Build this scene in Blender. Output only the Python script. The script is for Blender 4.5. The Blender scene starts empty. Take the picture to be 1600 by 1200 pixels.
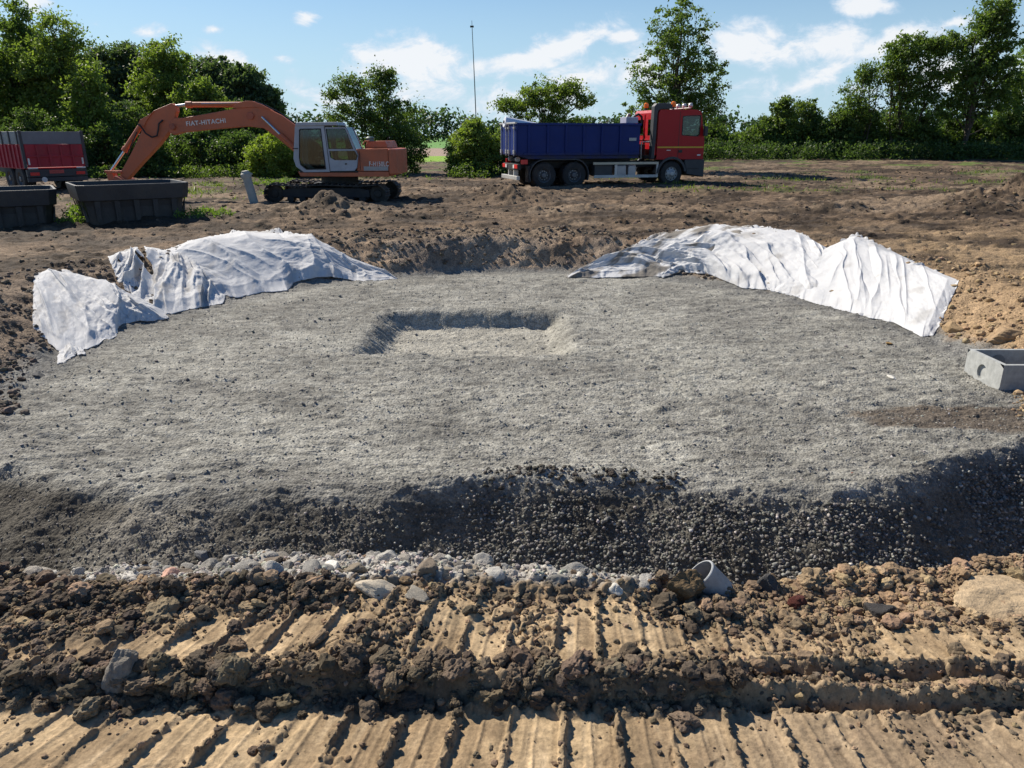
import bpy, math, random
import numpy as np
from mathutils import Vector, Matrix
random.seed(7)
R = math.radians
sc = bpy.context.scene
col = sc.collection

# ------------------------------------------------------------------ camera
PITCH = R(18.3); CAMZ = 1.75; F = 1164.0
cam_d = bpy.data.cameras.new("camera"); cam = bpy.data.objects.new("camera", cam_d); col.objects.link(cam)
cam.location = (0, 0, CAMZ); cam.rotation_euler = (R(90) - PITCH, 0, 0)
cam_d.sensor_fit = 'HORIZONTAL'; cam_d.sensor_width = 36.0; cam_d.lens = 36.0 * F / 1600.0
cam_d.clip_start = 0.05; cam_d.clip_end = 9000
sc.camera = cam

# ------------------------------------------------------------------ world, sun
SUN_AZ = R(-48)      # to the left of the viewing direction (+y)
SUN_EL = R(41)
sv = Vector((math.sin(SUN_AZ) * math.cos(SUN_EL), math.cos(SUN_AZ) * math.cos(SUN_EL), math.sin(SUN_EL)))
ld = bpy.data.lights.new("sun", 'SUN'); ld.energy = 5.0; ld.angle = R(0.5); ld.color = (1.0, 0.91, 0.77)
sun = bpy.data.objects.new("sun", ld); col.objects.link(sun)
sun.rotation_euler = sv.to_track_quat('Z', 'Y').to_euler()
sc.view_settings.view_transform = 'Standard'; sc.view_settings.look = 'None'
sc.view_settings.exposure = 0.5; sc.view_settings.gamma = 1.0
sc.cycles.max_bounces = 6; sc.cycles.diffuse_bounces = 3; sc.cycles.glossy_bounces = 3
sc.cycles.transmission_bounces = 4; sc.cycles.transparent_max_bounces = 6
sc.cycles.use_denoising = True

def uv_of(px, row):
    a = (px - 800) / F; b = (600 - row) / F
    y = math.cos(PITCH) + b * math.sin(PITCH); z = -math.sin(PITCH) + b * math.cos(PITCH)
    return a / y, z / y

w = bpy.data.worlds.new("World"); sc.world = w; w.use_nodes = True
nt = w.node_tree; nt.nodes.clear(); N = nt.nodes.new; L = nt.links.new
out = N('ShaderNodeOutputWorld'); bg = N('ShaderNodeBackground'); bg.inputs[1].default_value = 0.070
sky = N('ShaderNodeTexSky'); sky.sky_type = 'NISHITA'; sky.sun_disc = False
sky.sun_elevation = SUN_EL; sky.sun_rotation = SUN_AZ; sky.air_density = 1.0; sky.dust_density = 0.6; sky.ozone_density = 1.6
tc = N('ShaderNodeTexCoord'); sp = N('ShaderNodeSeparateXYZ'); L(tc.outputs['Generated'], sp.inputs[0])
def mth(op, a, b=None, c=None, clamp=False):
    n = N('ShaderNodeMath'); n.operation = op; n.use_clamp = clamp
    for i, v in enumerate((a, b, c)):
        if v is None: continue
        if isinstance(v, (int, float)): n.inputs[i].default_value = v
        else: L(v, n.inputs[i])
    return n.outputs[0]
ysafe = mth('MAXIMUM', sp.outputs[1], 0.02)
uu = mth('DIVIDE', sp.outputs[0], ysafe); vv = mth('DIVIDE', sp.outputs[2], ysafe)
cmb = N('ShaderNodeCombineXYZ'); L(uu, cmb.inputs[0]); L(vv, cmb.inputs[1])
clouds = [  # px, row, half width px, half height px, tilt deg, strength
    (640, 98, 80, 34, -6, 1.0), (790, 102, 95, 16, 10, .95), (880, 74, 75, 20, 20, 1.0), (972, 58, 34, 9, 8, .85),
    (700, 150, 150, 34, 0, .55), (900, 125, 80, 34, 24, .72), (1010, 100, 60, 34, 10, .7), (900, 165, 170, 40, 0, .45),
    (1165, 72, 60, 30, -5, .95), (1290, 72, 90, 28, 8, .9), (1400, 62, 80, 20, 14, .9), (1285, 115, 90, 22, 24, .7),
    (1250, 150, 180, 45, 0, .45), (1480, 100, 120, 50, 0, .7), (1352, 8, 46, 15, 0, 1.0), (1490, 36, 34, 8, 8, .7),
    (478, 30, 22, 10, 0, .95), (336, 46, 16, 7, 0, .7), (440, 92, 22, 7, 0, .7), (345, 94, 50, 18, -10, .85), (232, 52, 26, 10, 0, .7),
    (290, 12, 14, 6, 0, .5), (50, 6, 30, 16, 0, .7), (500, 160, 90, 36, 0, .5), (560, 112, 60, 20, 0, .6), (150, 38, 20, 7, 0, .5),
    (1700, 110, 160, 60, 10, .9), (-150, 60, 120, 30, 0, .8), (-60, 140, 120, 30, 0, .5)]
acc = None
for (px, row, hw, hh, tl, st) in clouds:
    u0, v0 = uv_of(px, row)
    m = N('ShaderNodeMapping'); m.vector_type = 'TEXTURE'
    m.inputs['Location'].default_value = (u0, v0, 0); m.inputs['Rotation'].default_value = (0, 0, R(tl))
    m.inputs['Scale'].default_value = (hw / F * 1.6, hh / F * 1.7, 1)
    L(cmb.outputs[0], m.inputs[0])
    ln = N('ShaderNodeVectorMath'); ln.operation = 'LENGTH'; L(m.outputs[0], ln.inputs[0])
    g = mth('MULTIPLY', mth('SUBTRACT', 1.0, ln.outputs[1], None, True), st)
    acc = g if acc is None else mth('MAXIMUM', acc, g)
def wnoise(scale, detail, rough, off=0.0, dist=0.0):
    m = N('ShaderNodeMapping'); m.inputs['Location'].default_value = (off, off * .7, 0); m.inputs['Scale'].default_value = (1, 1.7, 1)
    L(cmb.outputs[0], m.inputs[0])
    n = N('ShaderNodeTexNoise'); n.inputs['Scale'].default_value = scale; n.inputs['Detail'].default_value = detail
    n.inputs['Roughness'].default_value = rough; n.inputs['Distortion'].default_value = dist; L(m.outputs[0], n.inputs['Vector']); return n.outputs[0]
n1 = wnoise(19, 10, .64, 1.3, .5); n2 = wnoise(45, 5, .6, 4.1)
dens = mth('ADD', mth('MULTIPLY', acc, 1.6), mth('MULTIPLY', mth('SUBTRACT', n1, .5), 2.4))
dens = mth('ADD', dens, mth('MULTIPLY', mth('SUBTRACT', n2, .5), .6))
mr = N('ShaderNodeMapRange'); mr.interpolation_type = 'SMOOTHSTEP'; L(dens, mr.inputs[0])
mr.inputs[1].default_value = .33; mr.inputs[2].default_value = 1.12; mr.inputs[3].default_value = 0; mr.inputs[4].default_value = 1.0
cfac = mth('MULTIPLY', mr.outputs[0], mth('MULTIPLY', mth('GREATER_THAN', acc, 0.001), .92))
# cloud body: bright crowns, grey-blue lower sides
shd = wnoise(14, 5, .6, 1.3 + .02, .4)
ccol = N('ShaderNodeMix'); ccol.data_type = 'RGBA'; L(mth('MULTIPLY', mth('SUBTRACT', dens, .45), 1.6, None, True), ccol.inputs[0])
ccol.inputs[6].default_value = (6.4, 7.7, 9.4, 1); ccol.inputs[7].default_value = (9.3, 9.5, 9.8, 1)
# pale veil of thin cirrus and humid air close to the horizon
hz = N('ShaderNodeMapRange'); hz.interpolation_type = 'SMOOTHSTEP'; L(sp.outputs[2], hz.inputs[0])
hz.inputs[1].default_value = 0.30; hz.inputs[2].default_value = 0.0; hz.inputs[3].default_value = 0.0; hz.inputs[4].default_value = .8
veil = N('ShaderNodeMix'); veil.data_type = 'RGBA'; L(hz.outputs[0], veil.inputs[0])
hsv = N('ShaderNodeHueSaturation'); hsv.inputs['Saturation'].default_value = 1.22; hsv.inputs['Value'].default_value = .95; L(sky.outputs[0], hsv.inputs['Color'])
tint = N('ShaderNodeMix'); tint.data_type = 'RGBA'; tint.blend_type = 'MULTIPLY'; tint.inputs[0].default_value = 1; L(hsv.outputs[0], tint.inputs[6]); tint.inputs[7].default_value = (.72, .93, 1.12, 1)
L(tint.outputs[2], veil.inputs[6]); veil.inputs[7].default_value = (5.6, 7.7, 9.3, 1)
mx = N('ShaderNodeMix'); mx.data_type = 'RGBA'; L(cfac, mx.inputs[0]); L(veil.outputs[2], mx.inputs[6]); L(ccol.outputs[2], mx.inputs[7])
L(mx.outputs[2], bg.inputs[0]); L(bg.outputs[0], out.inputs[0])

# ------------------------------------------------------------------ numpy noise
def _h(ix, iy, seed):
    a = (ix.astype(np.int64) * 374761393 + iy.astype(np.int64) * 668265263 + seed * 974634777) & 0xffffffff
    a = ((a ^ (a >> 13)) * 1274126177) & 0xffffffff
    a = ((a ^ (a >> 16)) * 2246822519) & 0xffffffff
    return ((a ^ (a >> 15)) & 0xffffff).astype(np.float64) / 0xffffff
def vn(x, y, seed=0):
    x = np.asarray(x, float); y = np.asarray(y, float)
    ix = np.floor(x); iy = np.floor(y); fx = x - ix; fy = y - iy
    fx = fx * fx * fx * (fx * (fx * 6 - 15) + 10); fy = fy * fy * fy * (fy * (fy * 6 - 15) + 10)
    a = _h(ix, iy, seed); b = _h(ix + 1, iy, seed); c = _h(ix, iy + 1, seed); d = _h(ix + 1, iy + 1, seed)
    return ((a + (b - a) * fx) * (1 - fy) + (c + (d - c) * fx) * fy) * 2 - 1
def fbm(x, y, f, o, seed=0, g=.5):
    s = 0; a = 1; t = 0
    for i in range(o):
        c, sn = math.cos(i * 1.1 + .5), math.sin(i * 1.1 + .5)
        s = s + a * vn((x * c - y * sn) * f + i * 17.3, (x * sn + y * c) * f - i * 9.1, seed + i * 31); t += a; a *= g; f *= 2.03
    return s / t
def worley(x, y, f, seed=0):
    x = np.asarray(x, float) * f; y = np.asarray(y, float) * f
    ix = np.floor(x); iy = np.floor(y); F1 = np.full(x.shape, 9.); F2 = np.full(x.shape, 9.); cid = np.zeros(x.shape)
    for dx in (-1, 0, 1):
        for dy in (-1, 0, 1):
            jx = ix + dx; jy = iy + dy
            px = jx + _h(jx, jy, seed); py = jy + _h(jx, jy, seed + 7)
            d = np.hypot(px - x, py - y); nr = d < F1
            F2 = np.where(nr, F1, np.minimum(F2, d)); cid = np.where(nr, _h(jx, jy, seed + 13), cid); F1 = np.where(nr, d, F1)
    return F1, F2, cid
def ss(a, b, x):
    t = np.clip((np.asarray(x, float) - a) / (b - a), 0, 1); return t * t * (3 - 2 * t)
def lerp(a, b, t): return a + (b - a) * t

# ------------------------------------------------------------------ terrain
def ground_at(px, row, z):
    u, v = uv_of(px, row); y = (z - CAMZ) / v; return u * y, y
_c = [ground_at(p, r, -.82) for p, r in ((-200, 700), (0, 714), (100, 736), (250, 760), (400, 765), (600, 764), (700, 752), (800, 742), (1000, 742),
                                        (1100, 755), (1300, 764), (1400, 750), (1500, 716), (1600, 690), (1750, 668))]
CX = np.array([c[0] for c in _c]); CY = np.array([c[1] for c in _c])
PITZ = -.85
_r = [ground_at(p, r, -.02) for p, r in ((-150, 868), (60, 900), (180, 915), (280, 940), (380, 943), (480, 948), (560, 956), (720, 950), (880, 948), (1010, 946), (1100, 935))]
_e = [ground_at(p, r, .015) for p, r in ((-150, 868), (60, 866), (180, 860), (400, 856), (560, 878), (700, 896), (850, 912), (1000, 928), (1090, 925), (1200, 915), (1300, 900), (1400, 893), (1500, 888), (1650, 875))]
YEX = np.array([c[0] for c in _e]); YEY = np.array([c[1] for c in _e])
YRX = np.array([c[0] for c in _r]); YRY = np.array([c[1] for c in _r])
heaps = [  # x, y, rx, ry, height, seed
    (-5.6, 22.4, .75, .5, .36, 1), (-4.8, 22.2, .7, .45, .24, 2), (-.5, 26.3, .9, .9, .42, 3), (.3, 25.6, 1.0, .6, .22, 4),
    (15.8, 23.4, 2.6, 1.4, .55, 5), (19.5, 24.8, 3.4, 2.0, .85, 6), (13.2, 21.0, 1.4, .7, .25, 7), (9.4, 21.8, .9, .5, .22, 8),
    (-4.2, 19.4, 3.0, .5, .16, 9), (2.5, 21.4, 2.6, .5, .16, 10), (5.2, 19.6, 1.4, .35, .13, 11), (7.3, 27.5, 1.2, .4, .14, 12), (-9, 19, 3, .6, .12, 13)]
RX0, RX1, RY0, RY1, RD = -2.08, .88, 9.0, 11.45, .235

def H(x, y, fine=True):
    """height of the ground, and its zone masks"""
    x = np.asarray(x, float); y = np.asarray(y, float)
    M = {}
    # natural field
    zf = lerp(0.0, -.22, ss(2, 8, y)) - .08 * ss(18, 26, y) * ss(4, -4, x) + .55 * ss(36, 58, y) * ss(-4, 8, x) + .05 * ss(36, 50, y)
    zf = zf - .8 * ss(60, 140, y)
    zf = zf + .06 * fbm(x, y, .35, 3, 5) * ss(14, 20, y) + .9 * fbm(x, y, .012, 2, 9) * ss(90, 300, y)
    for (hx, hy, rx, ry, hh, sd) in heaps:
        q = ((x - hx) / rx) ** 2 + ((y - hy) / ry) ** 2
        k = np.exp(-q * 1.1)
        if fine: k = k * (1 + .5 * fbm(x, y, 1.3, 4, 40 + sd, .6)) * (.85 + .3 * np.abs(fbm(x, y, 2.5, 3, 60 + sd)) * 2)
        zf = zf + hh * k
    # pit
    a = np.arctan2(y - 9.4, x - .05)
    rr = np.hypot(x - .05, np.maximum(y - 9.4, 0))
    dp = rr - 5.62 + .10 * fbm(x, y, .8, 2, 3)
    deg = np.degrees(a)
    wb = np.interp(deg, [-180, 0, 25, 50, 72, 108, 130, 155, 180], [2.1, 1.6, 1.7, 1.9, .95, .85, 1.6, 2.0, 2.1])
    t = np.clip(dp / wb, 0, 1); t = lerp(t, t * t * (3 - 2 * t), .6)
    fl = PITZ + .018 * fbm(x, y, .7, 3, 21)
    # shallow rectangular hollow
    def ramp(d, wd): return ss(0, wd, d)
    jx = .018 * fbm(x, y, 2.2, 2, 61) if fine else 0
    k = ramp(x + jx - RX0, .42) * ramp(RX1 - x + jx, .42) * ramp(RY1 - y + jx, .24) * ramp(y - RY0 + jx, .22)
    fl = fl - RD * k
    lip = np.exp(-((y - RY1 - .12) / .10) ** 2) * ss(RX0 - .2, RX0 + .3, x) * ss(RX1 + .2, RX1 - .3, x)
    fl = fl + .03 * lip
    zp = lerp(fl, zf, t)
    # gravel bed ends in a slope towards the viewer
    yc = np.interp(x, CX, CY)
    if fine: yc = yc + .05 * fbm(x, y, 1.3, 3, 71)
    s = yc - y
    sl = np.interp(x, [-5, -3, -1, 1, 6], [.52, .58, .74, .80, .80])
    sp_ = np.where(s > -.08, (np.maximum(s + .08, 0) ** 2) / .32, 0); sp_ = np.where(s > .08, s, sp_)
    bump = .055 * np.exp(-((s + .02) / .16) ** 2) * np.interp(x, [-6, -1.2, -.4, .9, 1.4, 6], [.2, .2, 1, 1, .2, .6])
    zs = zp - sp_ * sl + bump
    if fine:
        ms = ss(-.1, .4, s)
        zs = zs + ms * .07 * fbm(x, y * .6, 1.1, 3, 81)
        zs = zs + ms * ss(-1.5, -3.2, x) * .06 * fbm(x * .8 + y * .6, y * .5 - x * .2, 2.2, 2, 83)
    far = np.maximum(zs, -1.55)
    # near bank: two bands of track imprint, broken ledge between them, clods, rubble, then the drop
    wob = .05 * fbm(x, y * .3, 1.4, 4, 91) if fine else 0
    yy = y + wob
    led = np.interp(x, [-2.5, -1.6, -1.1, -.5, .4, .7, 1.2, 3], [.04, .05, .075, .10, .085, .025, .012, .012])
    y0 = np.interp(x, [-2, -1, 0, .6, 1.2, 2], [1.99, 1.98, 1.97, 1.98, 1.95, 1.94])
    up = ss(0, .05, yy - y0)
    zn = led * up * (1 + .25 * fbm(x, y, 2.0, 2, 93)) - ss(2.3, 2.6, yy) * .05 * ss(.9, 1.5, np.abs(x))
    zn = zn + .05 * ss(2.35, 2.55, yy) * ss(-.3, -1.0, x) * ss(2.66, 2.5, yy) + .06 * ss(2.4, 2.8, yy) * ss(.9, 1.5, x)
    # groove below the ledge on the right
    grv = np.zeros_like(x); rt = ss(.35, .7, x); bk = ss(-.5, .0, fbm(x, y, 3, 3, 97)) if fine else 1
    for (o_, dp_, ww) in ((-.01, .038, .018), (.12, .028, .015)):
        gq = rt * bk * np.exp(-((yy - y0 - o_) / ww) ** 2); grv = np.maximum(grv, np.minimum(1, 1.6 * rt * np.exp(-((yy - y0 - o_ - .015) / (ww * 2)) ** 2))); zn = zn - dp_ * gq + rt * .03 * np.exp(-((yy - y0 - o_ - .045) / .02) ** 2)
    ye = np.interp(x, [-5, -2.2, -1.2, .1, .55, .9, 1.4, 2.2, 4], [3.25, 3.2, 3.25, 3.15, 2.85, 2.72, 2.95, 3.05, 3.1])
    ye = np.interp(x, YEX, YEY)
    if fine: ye = ye + .035 * fbm(x, y, 2.5, 2, 95)
    rub = ss(-.05, .04, y - np.interp(x, YRX, YRY)) * ss(.70, .45, x)
    zn = zn - rub * np.clip(y - 2.55, 0, 2) * .22
    zn = zn - np.clip(y - ye, 0, 9) * 1.25
    M['near'] = zn > far
    if fine:
        # grouser marks, fanned about the centre the machine turned round
        ph = np.arctan2(x - .62, 6.35 - y)
        wv = .0016 * fbm(x, y, 5, 2, 101)
        up2 = ss(.02, .06, yy - y0)
        q = (ph + .139 + wv + up2 * .012) / .0375
        fr = (q - np.round(q)) * .0375 * 4.45
        idx = np.round(q)
        keep = .55 + .45 * _h(idx, idx * 0 + (y > 1.99), 5)
        brk = ss(-.55, .1, fbm(x + idx * 3.1, y, 9, 3, 103))
        wd = .0095 + .005 * vn(idx * 3.3, y * 14, 9)
        rib = np.exp(-np.abs(fr / np.maximum(wd, .006)) ** 4) * keep * (.35 + .65 * brk)
        inlow = ss(y0 - .02, y0 - .06, yy); lim = np.where(x > -.65, np.interp(x, YRX, YRY) - .02, 2.40); lim = np.where(x > .65, 2.42, lim)
        sta = y0 + .04 + ss(.75, .4, x) * (.055 + .06 * fbm(x, y * .2, 2.6, 3, 99)); inup = ss(sta, sta + .035, yy) * ss(lim, lim - .07, yy) * ss(-1.55, -1.25, x)
        inup = np.maximum(inup, ss(y0 + .05, y0 + .09, yy) * ss(2.24, 2.16, yy))
        tr = np.maximum(inlow, inup) * (1 - grv)
        lee = np.exp(-((fr - .026) / .012) ** 2)
        zn = zn + tr * (.022 * rib - .003 * lee)
        f2 = (q - np.floor(q) - .5) * .0375 * 4.45
        zn = zn + tr * .004 * np.exp(-(f2 / .006) ** 2) + tr * (.0018 * vn(ph * 170, y * 2.5, 88) + .0012 * vn(ph * 420, y * 5, 89)); M['streak'] = vn(ph * 130, y * 3.5, 90) * .6 + .4 * vn(ph * 330, y * 7, 92)
        # rough crumbs on the ribs and between the bands
        rough = np.clip(1 - tr, 0, 1)
        M['track'] = tr; M['rib'] = rib * tr
        crumb = fbm(x, y, 38, 3, 111, .6)
        F1, F2, cid = worley(x + .01 * vn(x * 30, y * 30, 3), y + .01 * vn(x * 30 + 9, y * 30, 4), 17, 115)
        cl = np.sqrt(np.clip(1 - (F1 / .62) ** 2, 0, 1)) * (cid > .35)
        G1, G2, gid = worley(x, y, 38, 117)
        cs = np.sqrt(np.clip(1 - (G1 / .6) ** 2, 0, 1)) * (gid > .3)
        nearm = ss(3.6, 3.2, y)
        zn = zn + nearm * rough * (.015 * cl * (.5 + cid) + .009 * cs + .030 * fbm(x, y, 5, 3, 113) + .006 * crumb)
        zn = zn + nearm * tr * (.006 * fbm(x, y, 2.2, 2, 118) + .0012 * fbm(x, y, 9, 3, 119, .5) + .020 * rib * crumb + .0016 * crumb + .010 * cs * ss(.35, .6, fbm(x, y, 4, 2, 123)))
        K1, K2, kid = worley(x + .03 * vn(x * 9, y * 9, 31), y * 1.2 + .03 * vn(x * 9 + 5, y * 9, 32), 13, 127)
        pt = inup * ss(-.15, .2, fbm(x, y, 2.6, 3, 129) + .15 * ss(.6, -.6, np.abs(x + .3)))
        zn = zn + pt * ((kid - .5) * .022 * ss(0, .12, K2 - K1) - .012 * ss(.09, .0, K2 - K1)) + pt * .010 * fbm(x, y, 16, 3, 130); M['patch'] = pt
        pits = ss(.4, .5, fbm(x, y, 8, 3, 125)); zn = zn - tr * .005 * pits
        # rough detail of the rest
        mg = ss(.35, .0, t) * ss(.35, .1, dp)              # gravel area
        M['gravel'] = mg
        d1 = fbm(x, y * 2.2, 1.6, 4, 131, .55); d2 = fbm(x, y, 13, 4, 137, .62)
        mid = ss(30, 14, y)
        rg = 1 - np.abs(fbm(x + .2 * vn(x * 2, y * 2, 6), y * 2.8, 1.9, 4, 135, .6)) * 4; rg2 = fbm(x, y * 3.0, 5.5, 3, 136, .6)
        gz = .022 * d1 + .016 * np.clip(rg, 0, 1) ** 1.5 + .016 * rg2 * mid + .010 * d2 * mid + .010 * np.abs(fbm(x, y * 2.0, 4.5, 3, 133)) * mid
        W1, W2, wid = worley(x + .1 * vn(x * 3, y * 3, 2), y * 1.7, 2.8, 139)
        scuff = np.clip(1 - W1 / .5, 0, 1) * (wid > .55); gz = gz + .04 * scuff * (wid - .4)
        # bucket-teeth lines on the walls of the hollow
        kl = k * (1 - k) * 4
        gz = gz + kl * .02 * np.sin(y * 62 + 2 * vn(x, y * 3, 4)) * ss(-1.2, -1.6, x) + kl * .012 * np.sin(x * 40 + y * 25) * ss(.2, .6, x)
        fm = 1 - mg
        dz = .060 * fbm(x * .7, y * 1.7, 1.2, 5, 141, .6) + .042 * fbm(x, y * 1.5, 5, 4, 145, .62) + .05 * (np.clip(1 - np.abs(fbm(x * .5, y * 1.8, 1.0, 4, 147)) * 5, 0, 1)) * ss(14, 18, y)
        V1, V2, vid = worley(x, y * 1.35, 2.6, 149)
        dz = dz + .13 * np.sqrt(np.clip(1 - (V1 / .5) ** 2, 0, 1)) * np.clip(vid - .55, 0, 1) * ss(60, 30, y)
        ruts = np.sin(y * 3.2 + 1.2 * vn(x * .25, y * .2, 7) + x * .05); dz = dz + .035 * ruts * ss(14, 17, y) * ss(46, 30, y)
        bankm = ss(0, .25, t) * ss(1.0, .7, t)
        dz = dz + bankm * (.05 * fbm(x, y, 2.4, 3, 151) + .03 * np.abs(fbm(a * 9, rr * .5, 1.2, 3, 153)))
        st = np.clip((y - 60) / 60, 0, 1)
        dz = dz * (1 - st)
        msl = ss(0, .25, s)
        gz = gz * (1 - .3 * msl) + msl * (.012 * fbm(x, y, 22, 3, 155, .7) + .02 * fbm(x, y, 6, 3, 157))
        far = far + np.where(y > 3.3, mg * gz + fm * dz, 0)
        M['slope'] = ss(.02, .22, s); M['t'] = t; M['k'] = k; M['s'] = s; M['rub'] = rub; M['yy'] = yy; M['dp'] = dp; M['heap'] = zf
    z = np.maximum(zn, far); M['near'] = zn > far
    return z, M

def Hz(x, y, fine=False):
    z, _ = H(np.array([float(x)]), np.array([float(y)]), fine); return float(z[0])

def cast(P, Rw, fine=False, lift=0.0):
    """first hit of the viewing rays through pixels with the ground"""
    P = np.asarray(P, float); Rw = np.asarray(Rw, float)
    a = (P - 800) / F; b = (600 - Rw) / F
    yv = math.cos(PITCH) + b * math.sin(PITCH); zv = -math.sin(PITCH) + b * math.cos(PITCH)
    u = a / yv; v = zv / yv
    ys = 1.2 * (120 / 1.2) ** (np.linspace(0, 1, 260))
    res = np.full(P.shape, np.nan)
    prev = ys[0]
    for yk in ys[1:]:
        z, _ = H(u * yk, np.full(P.shape, yk), False)
        hit = (CAMZ + v * yk <= z + lift) & np.isnan(res)
        if hit.any():
            lo = np.full(P.shape, prev); hi = np.full(P.shape, yk)
            for _i in range(9):
                m = (lo + hi) / 2; zz, _ = H(u * m, m, False); below = CAMZ + v * m <= zz + lift
                hi = np.where(below, m, hi); lo = np.where(below, lo, m)
            res = np.where(hit, hi, res)
        prev = yk
        if not np.isnan(res).any(): break
    res = np.where(np.isnan(res), 100, res)
    z, _ = H(u * res, res, fine)
    return u * res, res, z
def at(px, row):
    x, y, z = cast([px], [row]); return float(x[0]), float(y[0]), float(z[0])
# ------------------------------------------------------------------ helpers
def tag(o, label=None, cat=None, group=None, kind=None):
    if label: o['label'] = label
    if cat: o['category'] = cat
    if group: o['group'] = group
    if kind: o['kind'] = kind
    return o
def mesh_np(name, V, Fc, mat, parent=None, smooth=False, cols=None):
    """V (n,3); Fc (m,3|4) ints; cols optional per-vertex rgb"""
    V = np.asarray(V, np.float32); Fc = np.asarray(Fc, np.int32); k = Fc.shape[1]
    me = bpy.data.meshes.new(name); me.vertices.add(len(V)); me.vertices.foreach_set('co', V.ravel())
    me.loops.add(Fc.size); me.loops.foreach_set('vertex_index', Fc.ravel())
    me.polygons.add(len(Fc)); me.polygons.foreach_set('loop_start', np.arange(0, Fc.size, k, dtype=np.int32))
    me.polygons.foreach_set('loop_total', np.full(len(Fc), k, np.int32))
    me.polygons.foreach_set('use_smooth', np.full(len(Fc), smooth, bool))
    if cols is not None:
        at_ = me.color_attributes.new('Col', 'FLOAT_COLOR', 'POINT')
        c4 = np.ones((len(V), 4), np.float32); c4[:, :3] = cols; at_.data.foreach_set('color', c4.ravel())
    me.update(); me.validate()
    me.materials.append(mat)
    o = bpy.data.objects.new(name, me); col.objects.link(o)
    if parent: o.parent = parent
    return o
def empty(name, loc=(0, 0, 0), rz=0, rx=0, ry=0):
    o = bpy.data.objects.new(name, None); col.objects.link(o); o.location = loc; o.rotation_euler = (rx, ry, rz)
    o.empty_display_size = .2; return o
class MB:
    def popcap(s): s.f.pop(-2); return s
    def __init__(s): s.v = []; s.f = []
    def add(s, v, f):
        b = len(s.v); s.v += [tuple(p) for p in v]; s.f += [tuple(i + b for i in q) for q in f]; return s
    def box(s, x0, x1, y0, y1, z0, z1):
        v = [(x, y, z) for x in (x0, x1) for y in (y0, y1) for z in (z0, z1)]
        return s.add(v, [(0, 1, 3, 2), (4, 6, 7, 5), (0, 4, 5, 1), (2, 3, 7, 6), (0, 2, 6, 4), (1, 5, 7, 3)])
    def prism(s, poly, y0, y1):              # polygon in x,z pulled along y
        n = len(poly); v = [(p[0], y0, p[1]) for p in poly] + [(p[0], y1, p[1]) for p in poly]
        f = [tuple(range(n)), tuple(range(2 * n - 1, n - 1, -1))] + [(i, i + n, (i + 1) % n + n, (i + 1) % n) for i in range(n)]
        return s.add(v, f)
    def frame(s, outer, inner, y0, y1):      # ring between two like polygons in x,z
        n = len(outer); v = []
        for y in (y0, y1):
            v += [(p[0], y, p[1]) for p in outer] + [(p[0], y, p[1]) for p in inner]
        f = []
        for i in range(n):
            j = (i + 1) % n
            f += [(i, j, n + j, n + i), (2 * n + i, 3 * n + i, 3 * n + j, 2 * n + j), (i, 2 * n + i, 2 * n + j, j), (n + i, n + j, 3 * n + j, 3 * n + i)]
        return s.add(v, f)
    def cyl(s, p0, p1, r, n=16, r2=None, cap=True):
        p0 = Vector(p0); p1 = Vector(p1); d = (p1 - p0).normalized(); q = d.to_track_quat('Z', 'Y'); r2 = r if r2 is None else r2
        v = [];
        for p, rad in ((p0, r), (p1, r2)):
            for i in range(n):
                a = 2 * math.pi * i / n; v.append(p + q @ Vector((rad * math.cos(a), rad * math.sin(a), 0)))
        f = [(i, (i + 1) % n, (i + 1) % n + n, i + n) for i in range(n)]
        if cap: f += [tuple(range(n - 1, -1, -1)), tuple(range(n, 2 * n))]
        return s.add(v, f)
    def tube(s, pts, r, n=8):
        pts = [Vector(p) for p in pts]; rs = r if isinstance(r, (list, tuple)) else [r] * len(pts); v = []; f = []
        for k, p in enumerate(pts):
            d = (pts[min(k + 1, len(pts) - 1)] - pts[max(k - 1, 0)]).normalized(); q = d.to_track_quat('Z', 'Y')
            for i in range(n):
                a = 2 * math.pi * i / n; v.append(p + q @ Vector((rs[k] * math.cos(a), rs[k] * math.sin(a), 0)))
            if k:
                f += [((k - 1) * n + i, (k - 1) * n + (i + 1) % n, k * n + (i + 1) % n, k * n + i) for i in range(n)]
        f += [tuple(range(n - 1, -1, -1)), tuple(range((len(pts) - 1) * n, len(pts) * n))]
        return s.add(v, f)
    def lathe(s, prof, c, axis='y', n=32):   # prof: (radius, offset along axis)
        v = []; f = []
        for (r, h) in prof:
            for i in range(n):
                a = 2 * math.pi * i / n; p, q = r * math.cos(a), r * math.sin(a)
                v.append((c[0] + p, c[1] + h, c[2] + q) if axis == 'y' else ((c[0] + p, c[1] + q, c[2] + h) if axis == 'z' else (c[0] + h, c[1] + p, c[2] + q)))
        for k in range(len(prof) - 1):
            f += [(k * n + i, k * n + (i + 1) % n, (k + 1) * n + (i + 1) % n, (k + 1) * n + i) for i in range(n)]
        f += [tuple(range(n)), tuple(range((len(prof) - 1) * n, len(prof) * n))]
        return s.add(v, f)
    def build(s, name, mat, parent=None, bevel=0.0, smooth=False, loc=None):
        me = bpy.data.meshes.new(name); me.from_pydata(s.v, [], s.f)
        import bmesh
        bm = bmesh.new(); bm.from_mesh(me); bmesh.ops.recalc_face_normals(bm, faces=bm.faces); bm.to_mesh(me); bm.free()
        if smooth:
            me.polygons.foreach_set('use_smooth', [True] * len(me.polygons))
            me.set_sharp_from_angle(angle=R(35))
        me.materials.append(mat); o = bpy.data.objects.new(name, me); col.objects.link(o)
        if parent: o.parent = parent
        if loc: o.location = loc
        if bevel:
            b = o.modifiers.new('bevel', 'BEVEL'); b.width = bevel; b.segments = 2; b.limit_method = 'ANGLE'; b.angle_limit = R(40)
        return o
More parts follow.
